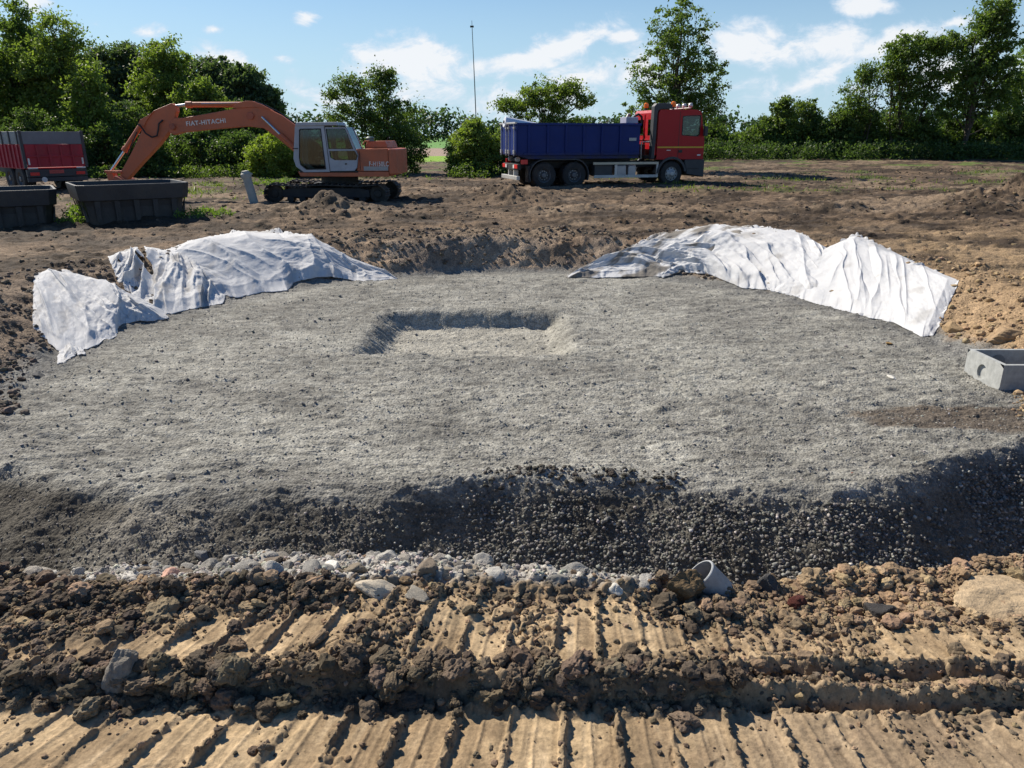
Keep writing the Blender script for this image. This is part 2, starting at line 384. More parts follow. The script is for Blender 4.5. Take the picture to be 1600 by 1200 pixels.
def copy_tree(o, parent=None):
    c = o.copy(); col.objects.link(c); c.parent = parent
    for ch in list(o.children): copy_tree(ch, c)
    return c
def lettering(text, size, mat, parent, loc, rot, shear=0.0, name='lettering', sx=1.0, depth=.004, bold=.0):
    cu = bpy.data.curves.new('tmp', 'FONT'); cu.body = text; cu.size = size; cu.extrude = depth; cu.shear = shear; cu.offset = bold; cu.align_x = 'LEFT'; cu.space_character = 1.12
    t = bpy.data.objects.new('tmp', cu); col.objects.link(t)
    dg = bpy.context.evaluated_depsgraph_get(); me = bpy.data.meshes.new_from_object(t.evaluated_get(dg)); me.name = name
    bpy.data.objects.remove(t); me.materials.clear(); me.materials.append(mat)
    o = bpy.data.objects.new(name, me); col.objects.link(o); o.parent = parent; o.location = loc; o.rotation_euler = rot; o.scale = (sx, 1, 1)
    return o

# ------------------------------------------------------------------ materials
def mat_new(name):
    m = bpy.data.materials.new(name); m.use_nodes = True; t = m.node_tree; t.nodes.clear()
    o = t.nodes.new('ShaderNodeOutputMaterial'); return m, t, o
def nd(t, ty, **k):
    n = t.nodes.new(ty)
    for a, b in k.items():
        if hasattr(n, a) and not isinstance(b, tuple): setattr(n, a, b)
    return n
def mnoise(t, vec, scale, detail=4, rough=.55, dist=0):
    n = t.nodes.new('ShaderNodeTexNoise'); n.inputs['Scale'].default_value = scale; n.inputs['Detail'].default_value = detail
    n.inputs['Roughness'].default_value = rough; n.inputs['Distortion'].default_value = dist; t.links.new(vec, n.inputs['Vector']); return n.outputs[0]
def mmap(t, v, a, b, c, d, smooth=False):
    n = t.nodes.new('ShaderNodeMapRange'); t.links.new(v, n.inputs[0])
    if smooth: n.interpolation_type = 'SMOOTHSTEP'
    for i, q in enumerate((a, b, c, d)): n.inputs[i + 1].default_value = q
    return n.outputs[0]
def mmix(t, f, a, b, mode='MIX'):
    n = t.nodes.new('ShaderNodeMix'); n.data_type = 'RGBA'; n.blend_type = mode
    for i, q in ((0, f), (6, a), (7, b)):
        if isinstance(q, (int, float)): n.inputs[i].default_value = q
        elif isinstance(q, tuple): n.inputs[i].default_value = (*q, 1)
        else: t.links.new(q, n.inputs[i])
    return n.outputs[2]
def mm(t, op, a, b):
    n = t.nodes.new('ShaderNodeMath'); n.operation = op
    for i, q in ((0, a), (1, b)):
        if isinstance(q, (int, float)): n.inputs[i].default_value = q
        else: t.links.new(q, n.inputs[i])
    return n.outputs[0]
def paint(name, c, rough=.5, metal=0.0, dirt=.35, dirtcol=(.16, .12, .085), dscale=3.0, fade=.12, bump=.05, spec=.5, low=None):
    """worn paint: colour drift, dusty patches, small scratches; low = (z0, z1) more mud towards the bottom"""
    m, t, o = mat_new(name); b = nd(t, 'ShaderNodeBsdfPrincipled'); t.links.new(b.outputs[0], o.inputs[0])
    tc = nd(t, 'ShaderNodeTexCoord').outputs['Object']
    n1 = mnoise(t, tc, dscale, 6, .65); n2 = mnoise(t, tc, dscale * 7, 5, .7); n3 = mnoise(t, tc, dscale * .4, 3, .5)
    base = mmix(t, mmap(t, n3, .3, .7, 0, 1), tuple(q * (1 - fade) for q in c), tuple(min(1, q * (1 + fade) + fade * .06) for q in c))
    dm = mmap(t, mm(t, 'ADD', mm(t, 'MULTIPLY', n1, .7), mm(t, 'MULTIPLY', n2, .3)), .48, .68, 0, dirt)
    if low:
        s = nd(t, 'ShaderNodeSeparateXYZ'); t.links.new(tc, s.inputs[0])
        lw = mmap(t, s.outputs[2], low[0], low[1], 1, 0, True)
        dm = mm(t, 'MAXIMUM', dm, mm(t, 'MULTIPLY', lw, mmap(t, n1, .35, .6, .25, .9)))
    base = mmix(t, dm, base, dirtcol)
    t.links.new(base, b.inputs['Base Color'])
    rg = mmap(t, n2, .3, .7, max(.05, rough - .1), min(1, rough + .15)); t.links.new(rg, b.inputs['Roughness'])
    b.inputs['Metallic'].default_value = metal; b.inputs['Specular IOR Level'].default_value = spec
    if bump:
        bp = nd(t, 'ShaderNodeBump'); bp.inputs['Strength'].default_value = bump; bp.inputs['Distance'].default_value = .02; t.links.new(n2, bp.inputs['Height']); t.links.new(bp.outputs[0], b.inputs['Normal'])
    return m
def ground_mat(name='soil and gravel', clay=False):
    m, t, o = mat_new(name); b = nd(t, 'ShaderNodeBsdfPrincipled'); t.links.new(b.outputs[0], o.inputs[0])
    tc = nd(t, 'ShaderNodeTexCoord').outputs['Object']
    at_ = nd(t, 'ShaderNodeAttribute'); at_.attribute_name = 'Col'
    n1 = mnoise(t, tc, 9, 7, .7); n2 = mnoise(t, tc, 70, 5, .7); n3 = mnoise(t, tc, 1.1, 5, .6)
    f = mm(t, 'MULTIPLY', mmap(t, n1, .25, .75, .62, 1.38), mmap(t, n2, .25, .75, .6, 1.4))
    f = mm(t, 'MULTIPLY', f, mmap(t, n3, .3, .7, .85, 1.15))
    v = nd(t, 'ShaderNodeTexVoronoi'); v.inputs['Scale'].default_value = 48; v.inputs['Randomness'].default_value = 1; t.links.new(tc, v.inputs['Vector'])
    hs = nd(t, 'ShaderNodeSeparateColor'); t.links.new(v.outputs['Color'], hs.inputs[0])
    f = mm(t, 'MULTIPLY', f, mmap(t, hs.outputs[0], 0, 1, .95 if clay else .72, 1.05 if clay else 1.3))
    cm = mmix(t, 1.0, at_.outputs['Color'], (1, 1, 1), 'MULTIPLY')
    vs = nd(t, 'ShaderNodeVectorMath'); vs.operation = 'SCALE'; t.links.new(cm, vs.inputs[0]); t.links.new(f, vs.inputs['Scale'])
    t.links.new(vs.outputs[0], b.inputs['Base Color'])
    b.inputs['Roughness'].default_value = .92; b.inputs['Specular IOR Level'].default_value = .25
    # damp clay shines a little: attribute 'wet'
    aw = nd(t, 'ShaderNodeAttribute'); aw.attribute_name = 'wet'
    t.links.new(mmap(t, mm(t, 'MULTIPLY', aw.outputs['Fac'], mmap(t, n1, .35, .65, .4, 1)), 0, 1, .92, .42), b.inputs['Roughness'])
    h = mm(t, 'ADD', mm(t, 'MULTIPLY', n2, .006 if clay else .012), mm(t, 'MULTIPLY', v.outputs['Distance'], -.0008 if clay else -.012))
    h = mm(t, 'ADD', h, mm(t, 'MULTIPLY', n1, .004 if clay else .012))
    bp = nd(t, 'ShaderNodeBump'); bp.inputs['Strength'].default_value = .75; bp.inputs['Distance'].default_value = 1.0; t.links.new(h, bp.inputs['Height']); t.links.new(bp.outputs[0], b.inputs['Normal'])
    return m
def stone_mat(name, rnd=False, rough=.85):
    m, t, o = mat_new(name); b = nd(t, 'ShaderNodeBsdfPrincipled'); t.links.new(b.outputs[0], o.inputs[0])
    tc = nd(t, 'ShaderNodeTexCoord').outputs['Object']; at_ = nd(t, 'ShaderNodeAttribute'); at_.attribute_name = 'Col'
    n1 = mnoise(t, tc, 12, 6, .7); n2 = mnoise(t, tc, 60, 4, .7)
    f = mm(t, 'MULTIPLY', mmap(t, n1, .25, .75, .65, 1.3), mmap(t, n2, .25, .75, .75, 1.25))
    vs = nd(t, 'ShaderNodeVectorMath'); vs.operation = 'SCALE'; t.links.new(at_.outputs['Color'], vs.inputs[0])
    if rnd:
        oi = nd(t, 'ShaderNodeObjectInfo'); f = mm(t, 'MULTIPLY', f, mmap(t, oi.outputs['Random'], 0, 1, .6, 1.35))
    t.links.new(f, vs.inputs['Scale']); t.links.new(vs.outputs[0], b.inputs['Base Color'])
    b.inputs['Roughness'].default_value = rough; b.inputs['Specular IOR Level'].default_value = .3
    bp = nd(t, 'ShaderNodeBump'); bp.inputs['Strength'].default_value = .6; bp.inputs['Distance'].default_value = .01
    t.links.new(mm(t, 'ADD', n1, n2), bp.inputs['Height']); t.links.new(bp.outputs[0], b.inputs['Normal'])
    return m
def leaf_mat(name):
    m, t, o = mat_new(name); at_ = nd(t, 'ShaderNodeAttribute'); at_.attribute_name = 'Col'
    b = nd(t, 'ShaderNodeBsdfPrincipled'); t.links.new(at_.outputs['Color'], b.inputs['Base Color']); b.inputs['Roughness'].default_value = .5; b.inputs['Specular IOR Level'].default_value = .35
    tr = nd(t, 'ShaderNodeBsdfTranslucent'); t.links.new(mmix(t, 1.0, at_.outputs['Color'], (1.3, 1.38, .6), 'MULTIPLY'), tr.inputs[0])
    mx = nd(t, 'ShaderNodeMixShader'); mx.inputs[0].default_value = .48; t.links.new(b.outputs[0], mx.inputs[1]); t.links.new(tr.outputs[0], mx.inputs[2]); t.links.new(mx.outputs[0], o.inputs[0])
    return m
def simple(name, c, rough=.6, metal=0, bumpn=0, scale=20):
    m, t, o = mat_new(name); b = nd(t, 'ShaderNodeBsdfPrincipled'); t.links.new(b.outputs[0], o.inputs[0])
    tc = nd(t, 'ShaderNodeTexCoord').outputs['Object']; n = mnoise(t, tc, scale, 5, .65)
    t.links.new(mmix(t, mmap(t, n, .3, .7, 0, 1), tuple(q * .78 for q in c), tuple(min(1, q * 1.18) for q in c)), b.inputs['Base Color'])
    b.inputs['Roughness'].default_value = rough; b.inputs['Metallic'].default_value = metal
    if bumpn:
        bp = nd(t, 'ShaderNodeBump'); bp.inputs['Strength'].default_value = bumpn; bp.inputs['Distance'].default_value = .01; t.links.new(n, bp.inputs['Height']); t.links.new(bp.outputs[0], b.inputs['Normal'])
    return m
def glass_mat():
    m, t, o = mat_new('window glass'); tr = nd(t, 'ShaderNodeBsdfTransparent'); tr.inputs[0].default_value = (.42, .50, .46, 1)
    g = nd(t, 'ShaderNodeBsdfGlossy'); g.inputs['Roughness'].default_value = .04; g.inputs['Color'].default_value = (.9, .95, 1, 1)
    fr = nd(t, 'ShaderNodeLayerWeight'); fr.inputs[0].default_value = .5
    mx = nd(t, 'ShaderNodeMixShader'); t.links.new(mm(t, 'ADD', mm(t, 'MULTIPLY', mm(t, 'POWER', fr.outputs['Facing'], 4.0), .6), .05), mx.inputs[0]); t.links.new(tr.outputs[0], mx.inputs[1]); t.links.new(g.outputs[0], mx.inputs[2]); t.links.new(mx.outputs[0], o.inputs[0])
    return m
def cloth_mat():
    m, t, o = mat_new('white geotextile'); at_ = nd(t, 'ShaderNodeAttribute'); at_.attribute_name = 'Col'
    tc = nd(t, 'ShaderNodeTexCoord').outputs['Object']; n = mnoise(t, tc, 5, 6, .7); n2 = mnoise(t, tc, 90, 3, .6)
    c = mmix(t, mmap(t, n, .5, .8, 0, .15), at_.outputs['Color'], (.42, .38, .32))
    b = nd(t, 'ShaderNodeBsdfPrincipled'); t.links.new(c, b.inputs['Base Color']); b.inputs['Roughness'].default_value = .85; b.inputs['Specular IOR Level'].default_value = .2
    bp = nd(t, 'ShaderNodeBump'); bp.inputs['Strength'].default_value = .35; bp.inputs['Distance'].default_value = .02; t.links.new(mm(t, 'ADD', n2, n), bp.inputs['Height']); t.links.new(bp.outputs[0], b.inputs['Normal'])
    tr = nd(t, 'ShaderNodeBsdfTranslucent'); t.links.new(c, tr.inputs[0])
    mx = nd(t, 'ShaderNodeMixShader'); mx.inputs[0].default_value = .38; t.links.new(b.outputs[0], mx.inputs[1]); t.links.new(tr.outputs[0], mx.inputs[2]); t.links.new(mx.outputs[0], o.inputs[0])
    return m
M_GROUND = ground_mat(); M_CLAY = ground_mat('tracked clay', True); M_STONE = stone_mat('broken stone', True); M_CLOD = stone_mat('crumbled soil', False, .95)
M_LEAF = leaf_mat('leaves'); M_GLASS = glass_mat(); M_CLOTH = cloth_mat()
M_BARK = simple('bark', (.075, .06, .045), .9, 0, .4, 8)
M_STEEL = simple('bare steel', (.55, .55, .56), .35, .9)
M_RUBBER = paint('rubber', (.018, .018, .019), .75, 0, .5, (.10, .08, .06), 4)
M_DARK = paint('dark steel', (.022, .024, .028), .6, .2, .4, (.09, .075, .06), 4)
M_WHITE = paint('white paint', (.72, .72, .70), .5, 0, .3)

# ------------------------------------------------------------------ the ground sheet
def grid_ground():
    fine = np.arange(-46, 46.01, .085)
    azs = np.concatenate([np.arange(-180, -46, 4.0), fine, np.arange(47, 180, 4.0)])
    r = [0.05, .3, .6, .9, 1.1]
    def upto(end, st0, st1):
        s0 = r[-1]
        while r[-1] < end: r.append(r[-1] + lerp(st0, st1, (r[-1] - s0) / (end - s0)))
    upto(1.5, .05, .01); upto(2.6, .0034, .0046); upto(3.4, .006, .008); upto(4.4, .03, .03); upto(5.8, .0085, .011); upto(9, .015, .024); upto(18, .028, .05)
    upto(34, .06, .12); upto(60, .16, .4); upto(200, .8, 8); upto(4000, 20, 600)
    r = np.array(r); A = np.radians(azs)
    # rows keep a constant distance ahead (r is the y distance) inside the fine sector
    RR, AA = np.meshgrid(r, A, indexing='ij')
    blend = ss(R(62), R(44), np.abs(AA))
    rad = RR / np.cos(np.clip(np.abs(AA), 0, R(55)) * blend)
    X = rad * np.sin(AA); Y = rad * np.cos(AA)
    x = X.ravel(); y = Y.ravel()
    z = np.empty_like(x); C = np.empty((len(x), 3)); wet = np.zeros(len(x)); zone = np.zeros(len(x), int)
    for i in range(0, len(x), 250000):
        sl = slice(i, i + 250000); xx = x[sl]; yy = y[sl]
        zz, M = H(xx, yy, True); z[sl] = zz
        n1 = fbm(xx, yy, .8, 4, 201); n2 = fbm(xx, yy, 4, 3, 203); n3 = fbm(xx, yy * 2, .25, 3, 205)
        def c(*q): return np.array(q)[None, :]
        def mixc(a, b, t): return a + (b - a) * np.clip(t, 0, 1)[:, None]
        fld = mixc(c(.050, .035, .023), c(.165, .115, .074), ss(-.35, .5, n1 + .5 * n2))
        fld = mixc(fld, c(.25, .185, .125), ss(.15, .5, n3 + .3 * n2) * .7)
        fld = mixc(fld, c(.085, .066, .05), ss(.25, .6, fbm(xx, yy * 2.5, .45, 3, 207)) * .8)
        right = ss(4.5, 8, xx) * ss(20, 13, yy)
        fld = mixc(fld, c(.27, .19, .11), right * ss(-.5, .4, n1))
        # green growth in the field
        g = ss(.05, .4, fbm(xx, yy * 1.5, .5, 4, 211)) * (ss(26, 32, yy) * ss(3, 9, xx) * .8 + ss(24, 29, yy) * ss(-5, -9, xx) * ss(-17, -14, xx) + ss(44, 47, yy))
        fld = mixc(fld, c(.10, .135, .035), g * .75)
        # beyond the trees: meadow, fallow strip, meadow
        fld = mixc(fld, c(.20, .34, .035), ss(66, 70, yy)); fld = mixc(fld, c(.30, .22, .17), ss(118, 122, yy)); fld = mixc(fld, c(.12, .26, .06), ss(235, 240, yy))
        t = M['t']
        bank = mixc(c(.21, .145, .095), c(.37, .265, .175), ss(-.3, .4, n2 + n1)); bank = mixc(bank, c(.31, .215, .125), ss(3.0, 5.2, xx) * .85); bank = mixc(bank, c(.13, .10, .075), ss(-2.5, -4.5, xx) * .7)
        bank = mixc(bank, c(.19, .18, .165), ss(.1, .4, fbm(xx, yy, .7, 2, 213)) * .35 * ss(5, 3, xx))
        grav = mixc(c(.162, .156, .139), c(.305, .297, .262), ss(-.7, .7, .6 * fbm(xx, yy * 1.6, .9, 4, 215) + .7 * fbm(xx, yy * 2.6, 5, 3, 216)))
        grav = mixc(grav, c(.34, .325, .28), M['k'] * .8)
        grav = mixc(grav, c(.09, .07, .052), ss(.35, -.1, ((xx - 4.75) / 1.5) ** 2 + ((yy - 6.75) / .42) ** 2 - .7 + .5 * fbm(xx, yy * 2, 1.6, 4, 217)) * .85)
        grav = mixc(grav, c(.11, .11, .11), ss(-.45, .0, M['dp']) * .6)
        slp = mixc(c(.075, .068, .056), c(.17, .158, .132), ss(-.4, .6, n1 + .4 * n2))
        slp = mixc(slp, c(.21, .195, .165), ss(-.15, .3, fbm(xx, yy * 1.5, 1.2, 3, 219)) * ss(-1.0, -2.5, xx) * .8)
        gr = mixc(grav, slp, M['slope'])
        mixn = np.clip(t * 6 + .5 * n2 - .35, 0, 1)
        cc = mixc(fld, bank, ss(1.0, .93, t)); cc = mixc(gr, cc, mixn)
        # near bank
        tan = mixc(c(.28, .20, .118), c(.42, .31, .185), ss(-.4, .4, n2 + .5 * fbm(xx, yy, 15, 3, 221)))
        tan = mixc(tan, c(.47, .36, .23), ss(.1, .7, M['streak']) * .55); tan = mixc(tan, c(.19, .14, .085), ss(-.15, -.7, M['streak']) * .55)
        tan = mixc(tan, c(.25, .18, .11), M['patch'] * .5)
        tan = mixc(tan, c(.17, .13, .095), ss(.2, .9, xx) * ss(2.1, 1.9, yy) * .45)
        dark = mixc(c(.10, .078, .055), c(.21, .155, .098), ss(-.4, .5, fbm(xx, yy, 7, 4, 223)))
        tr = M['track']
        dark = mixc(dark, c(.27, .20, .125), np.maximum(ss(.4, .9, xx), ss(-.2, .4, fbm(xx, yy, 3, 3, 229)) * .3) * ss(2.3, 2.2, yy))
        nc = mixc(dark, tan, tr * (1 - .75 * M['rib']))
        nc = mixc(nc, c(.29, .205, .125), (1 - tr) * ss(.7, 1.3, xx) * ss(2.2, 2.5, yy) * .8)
        ru = mixc(c(.30, .28, .25), c(.47, .45, .41), ss(-.3, .4, fbm(xx, yy, 9, 3, 225)))
        nc = mixc(nc, ru, M['rub'] * ss(-.6, -.1, fbm(xx, yy, 3, 2, 227) + ss(-2.2, -1.2, xx) * .5) * ss(-2.4, -1.7, xx))
        nc = mixc(nc, c(.11, .10, .09), ss(3.2, 3.4, yy))
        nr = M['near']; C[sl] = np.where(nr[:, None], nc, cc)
        wet[sl] = np.where(nr, tr * ss(.1, .9, xx) * (.4 + .6 * M['rib']) * .8, 0)
        zone[sl] = np.where(nr, 2, np.where((mixn < .5) & (yy > 3.2) & (yy < 20), 1, 0))
    n, m = X.shape; idx = np.arange(n * m).reshape(n, m)
    a = idx[:-1, :-1].ravel(); b = idx[:-1, 1:].ravel(); c_ = idx[1:, 1:].ravel(); d = idx[1:, :-1].ravel()
    Fc = np.stack([a, d, c_, b], 1)
    # close the seam behind the viewer
    Fc = np.concatenate([Fc, np.stack([idx[:-1, -1], idx[1:, -1], idx[1:, 0], idx[:-1, 0]], 1)])
    V = np.stack([x, y, z], 1)
    zf = zone[Fc[:, 0]]
    for zi, nm in ((0, 'ground'), (1, 'gravel_bed'), (2, 'earth_bank')):
        fs = Fc[zf == zi]; used, inv = np.unique(fs, return_inverse=True)
        o = mesh_np(nm, V[used], inv.reshape(fs.shape), M_CLAY if zi == 2 else M_GROUND, None, True, C[used])
        aw = o.data.attributes.new('wet', 'FLOAT', 'POINT'); aw.data.foreach_set('value', wet[used].astype(np.float32))
        tag(o, kind='structure')
grid_ground()
# ------------------------------------------------------------------ stones, clods, pebbles
rng = np.random.default_rng(11)
def ico(sub):
    t = (1 + 5 ** .5) / 2
    V = [(-1, t, 0), (1, t, 0), (-1, -t, 0), (1, -t, 0), (0, -1, t), (0, 1, t), (0, -1, -t), (0, 1, -t), (t, 0, -1), (t, 0, 1), (-t, 0, -1), (-t, 0, 1)]
    Fc = [(0, 11, 5), (0, 5, 1), (0, 1, 7), (0, 7, 10), (0, 10, 11), (1, 5, 9), (5, 11, 4), (11, 10, 2), (10, 7, 6), (7, 1, 8), (3, 9, 4), (3, 4, 2), (3, 2, 6), (3, 6, 8), (3, 8, 9), (4, 9, 5), (2, 4, 11), (6, 2, 10), (8, 6, 7), (9, 8, 1)]
    V = [Vector(v).normalized() for v in V]
    for _ in range(sub):
        c = {}; nf = []
        def mid(a, b):
            k = (min(a, b), max(a, b))
            if k not in c: V.append(((V[a] + V[b]) / 2).normalized()); c[k] = len(V) - 1
            return c[k]
        for a, b, d in Fc:
            e, f, g = mid(a, b), mid(b, d), mid(d, a); nf += [(a, e, g), (b, f, e), (d, g, f), (e, f, g)]
        Fc = nf
    return np.array([tuple(v) for v in V]), np.array(Fc)
def rock(sub, seed, facets=9, rough=.12, lump=.18, cut=.72):
    V, Fc = ico(sub); r = np.random.default_rng(seed)
    d = np.ones(len(V))
    for _ in range(facets):                       # flat broken faces
        n = r.normal(size=3); n /= np.linalg.norm(n); h = r.uniform(cut, 1.0); q = V @ n
        d = np.where(q * d > h, h / np.maximum(q, .01), d)
    P = V * d[:, None]
    P = P * (1 + lump * .8 * (vn(V[:, 0] * 1.7 + seed, V[:, 1] * 1.7, seed) + vn(V[:, 1] * 1.7 + seed, V[:, 2] * 1.7, seed + 5)) + rough * .6 * (vn(V[:, 0] * 5, V[:, 1] * 5 - V[:, 2] * 4, seed + 1) + vn(V[:, 2] * 6 + 3, V[:, 0] * 5, seed + 2) + .5 * vn(V[:, 2] * 14 + 3, V[:, 1] * 13 + V[:, 0] * 5, seed + 3)))[:, None]
    return P, Fc
def rotmats(n, r):
    q = r.normal(size=(n, 4)); q /= np.linalg.norm(q, axis=1)[:, None]; w_, x, y, z = q.T
    return np.stack([1 - 2 * (y * y + z * z), 2 * (x * y - z * w_), 2 * (x * z + y * w_), 2 * (x * y + z * w_), 1 - 2 * (x * x + z * z), 2 * (y * z - x * w_),
                     2 * (x * z - y * w_), 2 * (y * z + x * w_), 1 - 2 * (x * x + y * y)], 1).reshape(n, 3, 3)
def scatter(name, P, size, colr, shapes, mat, smooth, label=None, cat=None, flat=.75, sink=.25):
    n = len(P); r = np.random.default_rng(len(P)); Vs = []; Fs = []; Cs = []; base = 0
    pick = r.integers(0, len(shapes), n); Rm = rotmats(n, r)
    sc3 = size[:, None] * r.uniform([.75, .75, .6], [1.25, 1.1, 1.0], (n, 3))
    for k, (BV, BF) in enumerate(shapes):
        i = np.where(pick == k)[0]
        if len(i) == 0: continue
        v = BV[None] * sc3[i][:, None, :]; v = np.einsum('nij,nvj->nvi', Rm[i], v); v[:, :, 2] *= flat
        v = v + P[i][:, None, :]; v[:, :, 2] += (size[i] * (1 - sink * 2) * .5)[:, None]
        Vs.append(v.reshape(-1, 3)); Fs.append((BF[None] + (np.arange(len(i)) * len(BV))[:, None, None] + base).reshape(-1, 3)); Cs.append(np.repeat(colr[i], len(BV), axis=0)); base += len(i) * len(BV)
    o = mesh_np(name, np.concatenate(Vs), np.concatenate(Fs), mat, None, smooth, np.concatenate(Cs)); tag(o, label, cat, kind='stuff'); return o
def pts(n, x0, x1, y0, y1, dens=None, r=rng, fine=True):
    x = r.uniform(x0, x1, n); y = r.uniform(y0, y1, n)
    if dens is not None:
        k = r.random(n) < dens(x, y); x, y = x[k], y[k]
    z, M = H(x, y, fine); return np.stack([x, y, z], 1), M
def psize(n, a, b, p=2.5): return a + (b - a) * rng.random(n) ** p
def pcol(n, base, var=.25, tint=.06):
    c = np.array(base)[None] * (1 + var * (rng.random((n, 1)) * 2 - 1)) * (1 + tint * (rng.random((n, 3)) * 2 - 1)); return c
def infr(x, y, m=.74): return np.abs(x) < m * (y * .95 + .8)

clodS = [rock(1, s, 3, .22, .30, .8) for s in range(6)]; clodL = [rock(2, s, 4, .20, .32, .8) for s in range(20, 26)]
pebS = [rock(1, s, 4, .08, .32, .75) for s in range(40, 46)]; stoneS = [rock(1, s, 8, .08, .15, .66) for s in range(50, 56)]
chip = [rock(0, s, 4, .1, .2, .6) for s in range(60, 64)]

# crumbs and clods of the near earth bank
def near_d(x, y):
    _, M = H(x, y, True); yy = M['yy']
    y0 = np.interp(x, [-2, -1, 0, .6, 1.2, 2], [1.99, 1.98, 1.97, 1.98, 1.95, 1.94])
    led = ss(y0 - .05, y0 - .0, yy) * ss(y0 + .09, y0 + .03, yy) * (.35 + .65 * ss(-.3, .3, fbm(x, y, 3, 2, 311)))
    led = np.maximum(led, .5 * ss(.3, .6, x) * ss(y0 + .01, y0 + .04, yy) * ss(y0 + .2, y0 + .12, yy))
    back = ss(2.28, 2.42, yy) * ss(3.25, 2.9, yy)
    back = back * (1 - .85 * ss(-.75, -.5, x) * ss(.62, .45, x)) * (1 - .96 * M['rub'] * ss(-2.5, -2.2, x))
    left = ss(-1.0, -1.5, x) * ss(2.2, 2.26, yy) * (1 - .96 * M['rub'] * ss(-2.5, -2.2, x))
    return np.clip(np.maximum(np.maximum(led * .9, back), left) + .34 * M['rib'] + .02 + .14 * ss(.2, .5, fbm(x, y, 3.5, 2, 313)) + .22 * M['patch'], 0, 1) * infr(x, y, .80) * M['near']
P, M = pts(110000, -3.2, 3.2, 1.45, 3.3, near_d)
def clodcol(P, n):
    tan_mask = ss(.6, 1.3, P[:, 0]) * ss(2.2, 2.5, P[:, 1])  # clods at the right rear of the bank take the tan soil colour
    a = pcol(n, (.105, .08, .056), .4); b = pcol(n, (.29, .205, .125), .3); mixr = np.maximum(tan_mask, (rng.random(n) < .3) * .8)[:, None]
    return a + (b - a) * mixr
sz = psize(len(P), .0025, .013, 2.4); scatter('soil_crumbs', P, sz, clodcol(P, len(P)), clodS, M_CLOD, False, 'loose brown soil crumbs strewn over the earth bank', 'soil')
P, M = pts(5200, -3.2, 3.2, 1.75, 3.2, lambda x, y: near_d(x, y) ** 1.5)
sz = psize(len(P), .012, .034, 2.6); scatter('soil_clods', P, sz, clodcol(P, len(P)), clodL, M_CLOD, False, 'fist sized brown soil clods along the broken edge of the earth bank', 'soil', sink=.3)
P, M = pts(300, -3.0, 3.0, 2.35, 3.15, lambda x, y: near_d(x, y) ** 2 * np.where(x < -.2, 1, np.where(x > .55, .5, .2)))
sz = psize(len(P), .03, .062, 2.0); scatter('soil_lumps', P, sz, clodcol(P, len(P)), [rock(3, s, 3, .20, .30, .8) for s in range(30, 36)], M_CLOD, False, 'large dark soil lumps heaped at the back of the earth bank', 'soil', sink=.4)

lx = rng.uniform(-2.0, .75, 420); ly = np.interp(lx, [-2, -1, 0, .6, 1.2, 2], [1.99, 1.98, 1.97, 1.98, 1.95, 1.94]) + rng.normal(.05, .05, 420)
zz, Ml = H(lx, ly, True); k = rng.random(420) < .35 + .65 * ss(-.3, .3, fbm(lx, ly, 2.2, 2, 331)); P = np.stack([lx, ly, zz], 1)[k]
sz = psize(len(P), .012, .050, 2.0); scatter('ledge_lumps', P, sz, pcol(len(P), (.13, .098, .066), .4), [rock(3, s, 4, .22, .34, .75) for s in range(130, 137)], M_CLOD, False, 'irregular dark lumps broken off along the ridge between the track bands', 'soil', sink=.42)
# gravel: slope and surface
def slope_d(x, y): _, M = H(x, y, True); return M['slope'] * (.22 + .78 * ss(-.2, .25, fbm(x, y, 1.6, 3, 321))) * (1 - M['near']) * infr(x, y, .76) * np.interp(x, [-4, -1.5, 0, 5], [.22, .5, 1, 1])
P, M = pts(120000, -4.6, 5.2, 3.9, 6.2, slope_d)
sz = psize(len(P), .003, .0175, 2.3) * np.interp(P[:, 0], [-4, -1, .5, 5], [.7, .8, 1.05, 1.05])
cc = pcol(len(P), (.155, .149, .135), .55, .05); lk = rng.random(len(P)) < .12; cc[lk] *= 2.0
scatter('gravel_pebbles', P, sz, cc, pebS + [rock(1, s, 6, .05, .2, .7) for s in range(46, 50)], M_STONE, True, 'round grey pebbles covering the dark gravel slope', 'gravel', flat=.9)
def bed_d(x, y):
    d = 1 / (1 + ((y - 4) / 5) ** 2); r = np.hypot(x - .05, np.maximum(y - 9.4, 0)); return np.where(r < 5.75, d, 0) * infr(x, y, .76)
P, M = pts(38000, -6.2, 6.2, 5.2, 15, bed_d)
P = P[(M['gravel'] > .5) & (M['slope'] < .6)]; sz = psize(len(P), .004, .016, 3.0)
cc = pcol(len(P), (.27, .26, .235), .35, .05)
scatter('gravel_chips', P, sz, cc, chip, M_STONE, False, 'small grey stone chips lying loose on the gravel bed', 'gravel')
P, M = pts(1300, -6.2, 6.2, 5.2, 14, lambda x, y: (np.hypot(x, np.maximum(y - 9.4, 0)) < 5.6) & (M is not None))
k = M['s'] < -.05; P = P[k]; P = P[::2]; sz = psize(len(P), .010, .028, 4)
scatter('gravel_lumps', P, sz, pcol(len(P), (.19, .183, .168), .35), stoneS, M_STONE, False, 'scattered larger grey pieces on the gravel bed', 'gravel')
P, M = pts(1300, -.5, 1.6, 5.0, 5.55, lambda x, y: np.exp(-((y - np.interp(x, CX, CY)) / .12) ** 2) * ss(-.4, .0, x) * ss(1.5, 1.1, x))
sz = psize(len(P), .005, .026, 2.8); scatter('mound_clods', P, sz, pcol(len(P), (.085, .076, .062), .35), clodL, M_CLOD, False, 'dark crumbs piled on the crest of the gravel slope', 'soil')
